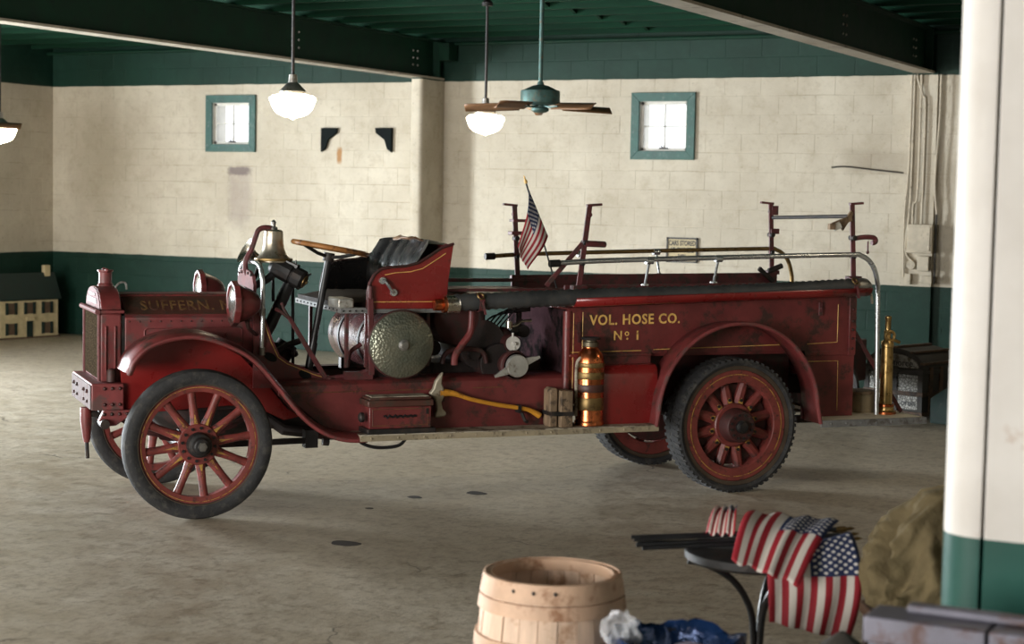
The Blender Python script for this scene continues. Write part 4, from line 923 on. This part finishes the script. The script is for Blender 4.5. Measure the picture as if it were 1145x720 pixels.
part(MB().tube(smoothpath([(4.57, .19, 1.69), (4.64, .18, 1.70), (4.72, .18, 1.695), (4.73, .18, 1.665), (4.70, .18, 1.66)], 4), .017, 8).cyl((4.67, .18, 1.67), (4.67, .18, 1.60), .006, n=6).sph((4.67, .18, 1.595), .012, 8, 6), 'ladder_clip', 'rail_red')
part(MB().box(4.53, 4.60, 1.25, 1.29, 1.69, 1.73), 'ladder_clip', 'rail_red', bev=.004)
part(MB().box(4.535, 4.59, 1.255, 1.285, 1.83, 1.90), 'ladder_clip', 'rail_red', bev=.004)
part(MB().cyl((4.545, 1.26, 1.812), (4.555, .21, 1.842), .014, n=10), 'rack_crossbar', 'black_iron')
part(MB().bar((4.54, .19, 1.87), (4.44, .16, 1.755), .012, .035).bar((4.53, .18, 1.83), (4.36, .15, 1.775), .012, .04).box(4.33, 4.375, .13, .16, 1.75, 1.79), 'leather_strap', 'wood_grey')
part(MB().bar((4.42, .14, 1.785), (4.37, .15, 1.76), .016, .045), 'strap_buckle', 'steel_pale')
part(MB().bar((4.50, 1.15, 1.34), (4.36, 1.12, 1.44), .02, .03).cyl((4.44, 1.12, 1.42), (4.55, 1.12, 1.46), .02, n=10), 'reel_latch', 'black_iron')

# ================================================================== THINGS ON THE TRUCK (placed in the truck's frame)
M_T = Matrix.Translation((-6.2752, 8.3161, 0)) @ Matrix.Rotation(TA, 4, 'Z')
def on_truck(name, label, cat, p, group=None):
    w = M_T @ V(p); return thing(name, label, cat, w, TA, group)

# suction hose
t = on_truck('suction_hose', 'ribbed black suction hose lying along the side of the fire truck', 'hose', (1.47, .085, 1.258))
dz = .0335; pts = []; rs = []
n_ = 116
for i in range(n_ + 1):
    x = .13 + 2.94 * i / n_; pts.append((x, 0, .004 + x * dz + .006 * sin(x * 2.2))); rs.append(.0565 if i % 2 else .0490)
MB().tube(pts, .05, 18, True, rs).build('hose_tube', 'hose_rubber', t, smooth=60)
MB().tube([(0, 0, 0), (.035, 0, 0), (.04, 0, 0), (.055, 0, .001), (.056, 0, .001), (.075, 0, .001)], .04, 22, True, [.036, .038, .036, .036, .05, .052]).build('end_plug', 'copper', t)
MB().tube([(.075, 0, .001), (.095, 0, .002), (.096, 0, .002), (.15, 0, .003), (.155, 0, .004), (.16, 0, .004)], .05, 24, True, [.060, .060, .055, .057, .060, .056]).build('coupling', 'nickel', t)
MB().tube([(3.03, 0, .105), (3.06, 0, .106), (3.065, 0, .106), (3.11, 0, .107), (3.14, 0, .108), (3.165, 0, .109)], .05, 22, True, [.06, .06, .056, .058, .05, .028]).build('coupling', 'steel', t)
MB().tube([(3.14, -.03, .09), (3.155, -.035, .05), (3.165, -.035, -.01)], .009, 8).build('coupling_handle', 'nickel', t)
for x in (.30, 3.02):
    MB().ring([(.0565, -.016), (.0615, -.016), (.0615, .016), (.0565, .016)], (x, 0, .004 + x * dz), (1, 0, dz), 32).bar((x, -.058, .01 + x * dz), (x + .02, -.062, -.07 + x * dz), .03, .012).build('strap', 'rail_red', t)
    MB().torus((x - .01, -.05, .045 + x * dz), (.3, -1, .8), .022, .006, 16, 6).build('buckle', 'brass_old', t)

# red tool box
t = on_truck('tool_box', 'worn red metal tool box on the running board', 'tool box', (1.245, .10, .472))
MB().box(-.20, .20, -.07, .10, .03, .165).build('box', 'red', t, bev=.005)
MB().box(-.212, .212, -.082, .10, .165, .205).box(-.20, .20, -.07, .09, .205, .222).build('lid', 'red_brown', t, bev=.006)
MB().box(-.18, .19, -.055, .08, .222, .226).build('pale_top', 'step_wood', t)  # thin paler sheet on the lid
MB().box(-.215, .225, -.09, .10, 0, .03).build('plinth', 'black_iron', t, bev=.003)
MB().tube([(-.18, -.0715, .15), (.18, -.0715, .15), (.18, -.0715, .05), (-.18, -.0715, .05), (-.18, -.0715, .15)], .002, 5).build('pinstripe', 'gold_faint', t)
MB().tube([(-.11 + .0125 * i, -.0715, .105 + .010 * sin(i * 2.4) * (1 - i / 26)) for i in range(18)], .0075, 5).build('script_lettering', 'black', t)
MB().box(.165, .18, -.076, -.07, .115, .15).build('hasp', 'black_iron', t)
MB().lathe([(.03, 0), (.032, .02), (.02, .03), (0, .03)], (-.225, -.03, .1), (-1, 0, 0), 14).build('side_handle', 'black_iron', t)

# fire axe
t = on_truck('fire_axe', 'pick-head fire axe with yellow handle clipped to the truck side', 'axe', (1.53, .155, .70))
MB().tube(smoothpath([(.01, 0, .0), (.10, 0, -.005), (.22, 0, -.045), (.40, 0, -.085), (.54, 0, -.108), (.62, 0, -.125), (.68, 0, -.155), (.695, 0, -.165)], 5), .016, 10, True,
          [(.028 - .014 * min(1, i / 8)) if i < 10 else (.014 if i < 24 else .014 + .006 * min(1, (i - 24) / 6)) for i in range(36)]).build('handle', 'axe_yellow', t)
hd = [(-.035, .028), (-.022, .075), (.01, .115), (.03, .135), (.025, .10), (.02, .06), (.035, .03), (.035, -.025), (.02, -.06), (.03, -.10), (.055, -.125), (.05, -.145), (.0, -.155), (-.025, -.15), (-.012, -.10), (-.015, -.06), (-.03, -.03), (-.06, 0)]
MB().prism(hd, 'xz', -.022, .018).build('head', 'axe_head', t, bev=.009)
MB().box(.54, .56, -.02, .04, -.14, -.09).cyl((.55, -.025, -.115), (.55, .04, -.115), .008, n=8).tube([(.57, .0, -.14), (.59, -.01, -.19), (.61, .0, -.2)], .012, 8).build('clip', 'black_iron', t)
# wooden wheel chocks
t = on_truck('wheel_chock', 'pair of worn wooden blocks strapped upright on the running board', 'wood block', (2.34, .13, .472))
MB().prism([(-.085, 0), (-.085, .235), (-.065, .25), (-.035, .25), (-.03, .235), (-.03, 0)], 'xz', -.07, .04).build('block', 'wood_grey', t, bev=.008)
MB().box(-.022, .062, -.105, .015, 0, .235).build('block', 'wood_grey', t, bev=.006)
MB().box(-.09, .067, -.110, .045, .075, .10).build('strap', 'black_iron', t)
# copper extinguisher
t = on_truck('fire_extinguisher', 'copper and brass soda-acid fire extinguisher standing on the running board', 'fire extinguisher', (2.56, .125, .472))
MB().lathe([(0, 0), (.092, 0), (.094, .012), (.090, .03), (.090, .40), (.088, .43), (.075, .465), (.055, .49), (.046, .50), (.046, .515)], (0, 0, 0), n=40).build('cylinder', 'copper', t)
for z, h in ((.10, .08), (.215, .05), (.30, .045), (.375, .03)): MB().lathe([(.0905, z), (.0925, z + .004), (.0925, z + h - .004), (.0905, z + h)], (0, 0, 0), n=40).build('label_band', 'brass_old' if h != .05 else 'red_brown', t)
MB().lathe([(.091, .0), (.096, .002), (.096, .02), (.091, .03)], (0, 0, 0), n=40).build('base_ring', 'copper', t)
MB().lathe([(.048, .505), (.052, .51), (.052, .535), (.04, .54), (.04, .548), (0, .55)], (0, 0, 0), n=28).build('cap', 'bronze_dark', t)
MB().torus((0, 0, .560), (0, 0, 1), .058, .008, 28, 6).bar((-.058, 0, .556), (.058, 0, .556), .012, .012).bar((0, -.058, .556), (0, .058, .556), .012, .012).build('hand_wheel', 'black_iron', t)
MB().tube(smoothpath([(-.05, -.02, .44), (-.085, -.02, .43), (-.10, -.01, .38), (-.10, -.01, .2), (-.098, -.01, .06)], 5), .011, 8).build('discharge_hose', 'step_wood', t)
# brass play pipe on the rear step
t = on_truck('hose_nozzle', 'brass hose nozzle standing upright on the rear step', 'nozzle', (4.885, .22, .462))
MB().lathe([(0, 0), (.070, 0), (.072, .02), (.060, .03), (.058, .055), (.052, .065), (.045, .075), (.042, .40), (.040, .47), (.044, .475), (.044, .50), (.03, .52), (.024, .525)], (0, 0, 0), n=32).build('barrel', 'brass', t)
MB().lathe([(.024, .52), (.020, .56), (.026, .565), (.026, .585), (.020, .59), (.019, .66), (.022, .665), (.022, .685), (.012, .69), (0, .69)], (0, 0, 0), n=24).build('tip', 'brass', t)
MB().torus((.0, -.025, .55), (.2, 1, .1), .034, .010, 24, 8).cyl((.02, -.03, .525), (.075, -.035, .505), .012, n=10).build('shut_off_ring', 'brass', t)
MB().lathe([(.066, 0), (.075, .004), (.075, .018), (.066, .022)], (0, 0, 0), n=32).lathe([(.054, .05), (.06, .055), (.06, .07), (.05, .075)], (0, 0, 0), n=32).build('base_coupling', 'copper', t)
# tan drum on the step
t = on_truck('round_canister', 'small tan round canister on the rear step', 'canister', (4.80, .42, .462))
MB().lathe([(0, 0), (.115, 0), (.117, .01), (.112, .02), (.112, .125), (.117, .13), (.117, .14), (0, .14)], (0, 0, 0), n=32).build('drum', 'drum_tan', t)
MB().lathe([(.118, .128), (.121, .132), (.121, .146), (.1, .15), (0, .15)], (0, 0, 0), n=32).build('lid', 'wood_grey', t)

# flags
def flag_mesh(name, parent, C, nu=26, nv=18, bend=None, m='flag_cloth'):
    """C(u, v) -> point; u along the fly, v up the hoist"""
    vs, uvs, fs = [], [], []
    for i in range(nu + 1):
        for j in range(nv + 1): vs.append(tuple(C(i / nu, j / nv))); uvs.append((i / nu, j / nv))
    for i in range(nu):
        for j in range(nv): a = i * (nv + 1) + j; fs.append((a, a + 1, a + nv + 2, a + nv + 1))
    me = bpy.data.meshes.new(name); me.from_pydata(vs, [], fs); ul = me.uv_layers.new(name='UVMap')
    for lp in me.loops: ul.data[lp.index].uv = uvs[lp.vertex_index]
    me.materials.append(MATS[m]); me.shade_smooth()
    o = bpy.data.objects.new(name, me); col.objects.link(o); o.parent = parent
    md = o.modifiers.new('thick', 'SOLIDIFY'); md.thickness = .0015; md.offset = 0
    return o
t = on_truck('stick_flag', 'small American flag on a black stick standing upright on the truck', 'flag', (2.52, .60, 1.33))
a_, b_ = V((0, 0, 0)), V((-.235, 0, .69))
MB().cyl(a_, b_, .006, n=8).build('stick', 'black', t)
MB().lathe([(.005, 0), (.012, .006), (.012, .02), (.004, .035), (.006, .042), (0, .06)], b_, b_.normalized(), 10).build('finial', 'gold', t)
HT, HB, FT, FB = V((-.222, -.01, .655)), V((-.075, -.01, .345)), V((-.295, -.02, .275)), V((-.225, -.03, .125))
def cflag(u, v):
    top = HT.lerp(FT, u); bot = HB.lerp(FB, u)
    p = bot.lerp(top, v); p = p + V((.04 * u * (1 - u) * (1 if v > .5 else .4) * 1.2, -.02 * sin(v * 7 + u * 1.5) * u - .02 * sin(u * 5), -.05 * sin(pi * v) * u * (1 - u)))
    return p
flag_mesh('flag', t, cflag)

# ================================================================== THINGS ABOUT THE ROOM
# dolls' house in the left corner
t = thing('dolls_house', "cream two-storey dolls' house with dark green roof and shutters in the corner", "dolls' house", (-15.67, 17.18, 0), R(-11))
MB().box(-.20, .02, -.44, .44, .02, .52).prism([(-.20, .52), (.02, .52), (-.09, .80)], 'xz', -.44, .44).build('walls', 'doll_cream', t, smooth=0)
MB().add([(.055, -.47, .50), (.055, .47, .50), (-.09, .47, .83), (-.09, -.47, .83), (.045, -.47, .485), (.045, .47, .485), (-.09, .47, .81), (-.09, -.47, .81)], [(0, 1, 2, 3), (7, 6, 5, 4), (0, 4, 5, 1), (1, 5, 6, 2), (3, 2, 6, 7), (0, 3, 7, 4)]).add([(-.235, -.47, .50), (-.235, .47, .50), (-.09, .47, .83), (-.09, -.47, .83)], [(0, 1, 2, 3)]).build('roof', 'doll_green', t, smooth=0)
MB().box(-.13, -.06, .30, .38, .78, .92).build('chimney', 'doll_cream', t, smooth=0)
MB().box(-.22, .04, -.46, .46, 0, .02).build('base', 'doll_brown', t, smooth=0)
for (y, z) in ((-.28, .38), (0, .38), (.27, .38), (-.28, .12), (.27, .12)):
    w_ = MB().box(.02, .028, y - .045, y + .045, z - .065, z + .075).build('window', 'doll_brown', t, smooth=0)
    MB().box(.02, .034, y - .085, y - .048, z - .07, z + .08).build('shutter', 'doll_green', w_, smooth=0); MB().box(.02, .034, y + .048, y + .085, z - .07, z + .08).build('shutter', 'doll_green', w_, smooth=0)
MB().box(.02, .03, -.045, .045, .02, .22).build('door', 'doll_green', t, smooth=0); MB().box(.02, .05, -.06, .06, .225, .27).build('door_hood', 'doll_cream', t, smooth=0)

# dome-top trunk behind the truck
t = thing('steamer_trunk', 'dome-topped steamer trunk with embossed tin panels and wooden slats', 'trunk', (-4.12, 15.72, 0), R(-18))
W_, D_, HS = .30, .58, .46
dome = [(-W_, HS)] + [(W_ * cos(a), HS + .17 * sin(a)) for a in [pi - pi * i / 14 for i in range(1, 14)]] + [(W_, HS)]
MB().prism([(-W_, .03), (W_, .03)] + dome[::-1], 'xz', 0, D_).build('body', 'trunk_dark', t)
for (x0, x1, z0, z1) in ((-.26, -.02, .09, .21), (.02, .26, .09, .21), (-.26, -.02, .25, .40), (.02, .26, .25, .40)): MB().box(x0, x1, -.012, 0, z0, z1).build('tin_panel', 'embossed_tin', t)
MB().prism([(-.26, .46)] + [(.26 * cos(a), .46 + .12 * sin(a)) for a in [pi - pi * i / 12 for i in range(1, 12)]] + [(.26, .46)], 'xz', -.012, 0).build('tin_panel', 'trunk_tin', t)
for z in (.05, .23, .43): MB().box(-W_ - .012, W_ + .012, -.022, D_ + .01, z - .02, z + .02).build('slat', 'trunk_slat' if z != .43 else 'trunk_dark', t, bev=.004)
for x in (-W_, 0, W_ - .04): MB().box(x - .005, x + .045, -.018, 0, .03, .47).build('corner_strap', 'trunk_dark', t)
for i in range(1, 14, 3):
    a = pi - pi * i / 14; MB().bar((W_ * cos(a), -.01, HS + .17 * sin(a) + .008), (W_ * cos(a), D_, HS + .17 * sin(a) + .008), .045, .022).build('lid_slat', 'trunk_slat', t, bev=.004)
for y in (.12, .29, .46): MB().box(W_, W_ + .014, y - .025, y + .025, .03, .47).build('side_band', 'trunk_slat', t, bev=.003)
text('lettering', 'Timoree.', 'black', t, (.06, -.0135, .475), (1, 0, 0), (0, 0, 1), .085, .001, 1.0, 'CENTER')
text('lettering', 'Coren', 'black', t, (.13, -.0135, .12), (1, 0, 0), (0, 0, 1), .08, .001, 1.0, 'CENTER')
MB().cyl((.03, -.03, .36), (.03, 0, .36), .018, n=10).cyl((.03, -.03, .29), (.03, 0, .29), .018, n=10).build('lock', 'black_iron', t)
o = MB().prism([(-.16, 0), (.16, 0), (.16, .22), (.0, .33), (-.16, .22)], 'xz', 0, .35).build('tool_chest', 'green_paint_box', bev=.006, loc=(-3.58, 15.45, 0)); o.rotation_euler = (0, 0, R(-18))
tag(o, 'small dark green peaked chest on the floor right of the trunk', 'chest')
t = thing('leaning_board', 'dark brown wooden headboard leaning behind the trunk', 'board', (-3.55, 16.9, 0), R(-18))
MB().prism([(-.28, 0), (.3, 0), (.3, 1.10), (.1, 1.22), (-.15, 1.05), (-.28, .85)], 'xz', 0, .05).build('panel', 'wood_brown', t, bev=.008)
MB().box(-.30, -.24, -.02, .07, 0, .86).box(.26, .32, -.02, .07, 0, 1.12).build('stile', 'wood_brown', t, bev=.006)
# old hand cart behind the rear step
t = thing('hand_cart', 'dark iron hand cart with orange wooden pole behind the rear step', 'cart', (-4.65, 15.0, 0), R(-12))
MB().box(-.45, .25, 0, .5, .35, .72).build('cart_box', 'red_dark', t, bev=.01)
for z in (.80, .90, .98): MB().box(-.47, .30, -.01, .02, z - .012, z + .012).build('side_rail', 'black_iron', t)
for x in (-.45, -.1, .28): MB().box(x, x + .02, -.01, .02, .3, 1.0).build('post', 'black_iron', t)
MB().tube([(-.50, -.05, 1.0), (.30, -.05, 1.06)], .03, 12).build('pole', 'orange_wood', t)
for x in (-.35, .15): MB().ring([(.27, -.02), (.31, -.02), (.31, .02), (.27, .02)], (x, -.03, .31), (0, 1, 0), 32).bar((x - .28, -.03, .31), (x + .28, -.03, .31), .02, .02).bar((x, -.03, .03), (x, -.03, .59), .02, .02).build('wheel', 'black_iron', t)
ch_ = MB()
for i in range(5): ch_.torus((-.12 + .01 * i, -.07, .98 - .035 * i), ((1, 0, 0) if i % 2 else (0, 1, 0)), .02, .005, 12, 6)
ch_.build('chain', 'steel', t)

# slack barrel
t = thing('wooden_barrel', 'open pale wooden barrel with bent wood hoops in the foreground', 'barrel', (-2.40, 5.03, 0)); t.scale = (1, 1, 1.05)
NS = 24
def br(z): return .212 + .034 * (1 - ((z - .36) / .36) ** 2)
for k_ in range(NS):
    a0, a1 = 2 * pi * k_ / NS + .006, 2 * pi * (k_ + 1) / NS - .006; rows = []
    jit = random.uniform(-.003, .002)
    for i in range(9):
        z = .0 + (.708 + random.uniform(-.004, .006) * (i == 8)) * i / 8; r_ = br(z) + jit
        rows.append([(r_ * cos(a), r_ * sin(a), z) for a in (a0, (a0 + a1) / 2, a1)] + [((r_ - .011) * cos(a), (r_ - .011) * sin(a), z) for a in (a1, (a0 + a1) / 2, a0)])
    s = MB().grid(rows, True); n0 = len(s.v); s.f += [(0, 1, 2, 3, 4, 5), tuple(range(n0 - 6, n0))[::-1]]
    s.build('stave', 'barrel_wood', t)
def hoop(z0, z1, e, name='hoop', m='barrel_hoop', inner=0):
    MB().ring([(br(z0) + e + .002, z0), (br(z0) + e + .009, z0 + .002), (br(z1) + e + .009, z1 - .002), (br(z1) + e + .002, z1)] if not inner else [(br(z0) - .013, z0), (br(z0) - .019, z0), (br(z1) - .019, z1), (br(z1) - .013, z1)], (0, 0, 0), n=64).build(name, m, t)
hoop(.655, .715, 0); hoop(.61, .653, 0); hoop(.49, .535, 0); hoop(.18, .225, 0); hoop(.01, .06, 0); hoop(.675, .712, 0, 'inner_hoop', 'barrel_hoop', 1)
MB().cyl((0, 0, .03), (0, 0, .045), .222, n=48).build('bottom', 'barrel_wood', t)
nl = MB()
for a in (3.5, 4.6, 4.9, 5.2): nl.sph(((br(.69) + .01) * cos(a), (br(.69) + .01) * sin(a), .69), .006, 6, 5)
nl.build('nails', 'black_iron', t)

# bin with blue film liner
t = thing('lined_bin', 'bin lined with shiny dark blue film beside the barrel', 'bin', (-1.915, 4.90, 0))
MB().lathe([(0, 0), (.15, 0), (.19, .60), (.195, .61), (.18, .61), (.14, .02), (0, .02)], (0, 0, 0), n=36).build('bin', 'black_plastic', t)
rows = []
for i in range(10):
    z, r_ = ((.40, .200), (.47, .202), (.54, .204), (.60, .206), (.625, .20), (.63, .185), (.60, .165), (.52, .15), (.45, .13), (.42, .02))[i]
    rows.append([((r_ + .010 * sin(7 * a + i) + random.uniform(-.006, .006)) * cos(a), (r_ + .010 * sin(7 * a + i) + random.uniform(-.006, .006)) * sin(a), z + .014 * sin(5 * a + 1.3 * i) + random.uniform(-.006, .006)) for a in [2 * pi * j / 60 for j in range(60)]])
MB().grid(rows, True).build('liner', 'blue_film', t, smooth=70)
rows = [[(.055 * sin(pi * (i + .5) / 10) * (.7 + .6 * random.random()) * cos(2 * pi * j / 22), .05 * sin(pi * (i + .5) / 10) * (.7 + .6 * random.random()) * sin(2 * pi * j / 22), .06 * cos(pi * (i + .5) / 10) + random.uniform(-.012, .012)) for j in range(22)] for i in range(10)]
o = MB().grid(rows, True).build('clear_wrap', 'clear_film', loc=(-2.06, 4.80, .645), smooth=0)
tag(o, 'crumpled clear plastic wrap on the edge of the blue lined bin', 'plastic wrap')
o = MB().lathe([(0, 0), (.05, 0), (.06, .05), (.06, .14), (.05, .16), (.02, .17), (0, .17)], (0, 0, 0), n=20).build('round_tub', 'pale_violet', loc=(-1.86, 4.86, .455)); tag(o, 'pale violet round tub inside the blue lined bin', 'tub')

# little table with flags
t = thing('bent_leg_table', 'small round table on bent black tube legs under the flags', 'table', (-1.97, 5.80, .03))
MB().lathe([(0, .665), (.25, .665), (.262, .675), (.262, .70), (.25, .708), (0, .708)], (0, 0, 0), n=44).build('table_top', 'black_iron', t)
for k_ in range(3):
    a = yaw + pi + 2 * pi * k_ / 3; dx, dy = cos(a), sin(a)
    MB().tube(smoothpath([(dx * r_, dy * r_, z) for r_, z in ((.25, .66), (.18, .645), (.10, .60), (.045, .53), (.018, .44), (.015, .25), (.06, .08), (.2, .0), (.24, -.0175))], 6), .0125, 10).build('leg', 'black', t)
Rv, Uv, Fv = rt, V((0, 0, 1)), V((-sin(yaw), cos(yaw), 0))
def tb(px, py, d):                                        # spot on the table: metres right of / above its top centre, d toward the camera
    return V((-1.985, 5.795, .738)) + V((cos(yaw), sin(yaw), 0)) * px + V((0, 0, 1)) * py - Fv * d
sticks = [((-.425, .025, .02), (.33, .075, .0)), ((-.42, .012, .05), (.34, .060, .02)), ((-.41, .004, -.02), (.335, .042, -.04)), ((-.43, .020, -.05), (.32, .066, -.03)), ((-.40, -.005 + .012, .08), (.345, .050, .05))]
for i, (p, q) in enumerate(sticks):
    base = tb(0, .0, 0)
    t = thing('stick_flag', ['American flag spread to the left on top of the small table', 'American flag hanging over the front of the small table', 'American flag bunched at the back of the small table', 'rolled flag stick at the back of the bundle on the small table', 'rolled flag stick at the front of the bundle on the small table'][i], 'flag', base, 0, 'bundle of stick flags on the small table')
    P, Q = tb(*p) - base, tb(*q) - base
    MB().cyl(P, P.lerp(Q, .93), .0075, n=8).build('stick', 'black', t)
    MB().lathe([(.006, 0), (.010, .006), (.010, .03), (.005, .04), (.007, .05), (0, .07)], P.lerp(Q, .93), (Q - P), 10).build('finial', 'brass_old', t)
    if i < 3:
        S = .2533 / 1972 * 6.05                              # metres per unit of the sketch below
        def sk(u_, v_, d): return tb((u_ - 640) * S, (330 - v_) * S, d) - base
        if i == 0: HT, HB, FT, FB, dd = sk(995, 185, .05), sk(600, 158, .02), sk(762, 402, .335), sk(482, 306, .31), .0
        elif i == 1: HT, HB, FT, FB, dd = sk(1035, 225, .10), sk(640, 300, .24), sk(1000, 655, .285), sk(655, 575, .29), .0
        else: HT, HB, FT, FB, dd = sk(560, 150, -.03), sk(470, 160, -.03), sk(520, 235, .15), sk(398, 240, .12), 0
        def cf_(u, v, i=i, HT=HT, HB=HB, FT=FT, FB=FB):
            p_ = HB.lerp(FB, u).lerp(HT.lerp(FT, u), v)
            if i == 1: p_ += Rv * (.03 * sin(pi * u) * v) - Fv * (.06 * sin(pi * u ** .6) * v + .014 * sin(v * 19 + u * 3) * u) + V((0, 0, .02 * sin(pi * u ** .5)))
            elif i == 0: p_ += V((0, 0, .035 * sin(pi * u) + .006 * sin(v * 22 + 2 * u))) - Fv * .012 * sin(v * 14)
            else: p_ += V((0, 0, .03 * sin(pi * u) + .008 * sin(v * 20)))
            return p_
        fo = flag_mesh('flag', t, cf_)

# chest in the right foreground, stool and canvas bundle behind it
t = thing('metal_cabinet', 'narrow grey-violet metal cabinet with worn lid in front of the pillar', 'cabinet', (-.72, 4.22, 0), R(0))
MB().box(-.415, .45, -.05, .07, .0, .88).build('body', 'crate_metal', t, bev=.008)
MB().box(-.425, -.13, -.065, .08, .88, .945).build('lid', 'crate_metal', t, bev=.006); MB().box(-.124, .46, -.065, .08, .88, .945).build('lid', 'crate_metal', t, bev=.006)
MB().box(-.34, .40, .02, .07, .945, .965).build('lid_batten', 'crate_metal', t, bev=.005)
MB().box(.17, .27, -.075, -.065, .895, .93).build('hasp_plate', 'steel_pale', t, bev=.003)
MB().box(-.40, -.37, -.058, -.05, 0, .88).box(.41, .44, -.058, -.05, 0, .88).build('corner_angle', 'crate_metal', t)
t = thing('stool', 'dark wooden stool under the canvas bundle behind the pillar', 'stool', (-1.31, 5.55, 0), R(27))
MB().box(-.19, .19, -.19, .19, .60, .64).build('seat', 'trunk_slat', t, bev=.006)
for x in (-.16, .16):
    for y in (-.16, .16): MB().box(x - .02, x + .02, y - .02, y + .02, 0, .60).build('leg', 'trunk_slat', t, bev=.004)
MB().box(-.16, .16, -.17, -.15, .3, .34).box(-.16, .16, .15, .17, .3, .34).build('stretcher', 'trunk_slat', t)
from mathutils import noise as NZ
rows = []
pr = [(0, .13), (.06, .19), (.2, .20), (.4, .21), (.55, .20), (.7, .17), (.82, .13), (.92, .10), (1, .012)]
for i in range(61):
    tt = i / 60; zz = .642 + .42 * tt
    for a_, b_ in zip(pr, pr[1:]):
        if a_[0] <= tt <= b_[0]: rr = a_[1] + (b_[1] - a_[1]) * (tt - a_[0]) / (b_[0] - a_[0])
    row = []
    for j in range(132):
        a = 2 * pi * j / 132; q = V((cos(a) * 1.3, sin(a) * 1.3, tt * 1.9))
        w = NZ.noise(q * 1.1 + V((3, 1, 7))) * .9
        f1 = 1 - 2 * abs(NZ.noise(V((q.x * 1.7 + w, q.y * 1.7 - w, q.z * 1.1 + 4))))          # ridged drape folds
        f2 = 1 - 2 * abs(NZ.noise(V((q.x * 3.6, q.y * 3.6, q.z * 2.4 + w)) + V((9, 2, 5))))
        r_ = rr * (1 + .34 * (f1 - .6) + .15 * (f2 - .6))
        row.append((r_ * cos(a) + .07 * tt * tt, r_ * sin(a) * .85 + .05 * tt * tt, zz + .03 * (f1 - .5) * sin(pi * tt)))
    rows.append(row)
t = MB().grid(rows, True).build('canvas_bundle', 'canvas', loc=(-1.31, 5.55, 0), smooth=80)
tag(t, 'crumpled olive canvas coat bundled on the stool beside the pillar', 'coat')
# dark duffel bag standing between the flags and the cabinet
rows = []
for i in range(25):
    tt = i / 24; rr = .115 * (1 - (max(0, tt - .75) / .25) ** 2 * .75) * (1 - .3 * max(0, .05 - tt) / .05) if i < 24 else .01
    rows.append([(rr * (1 + .06 * sin(3 * a + 9 * tt) + .03 * sin(8 * a - 7 * tt)) * cos(a), rr * (1 + .06 * sin(3 * a + 9 * tt)) * sin(a), .735 * tt) for a in [2 * pi * j / 40 for j in range(40)]])
t = MB().grid(rows, True).build('duffel_bag', 'trunk_dark', loc=(-1.38, 4.80, 0), smooth=80)
tag(t, 'dark brown duffel bag standing left of the grey cabinet', 'bag')
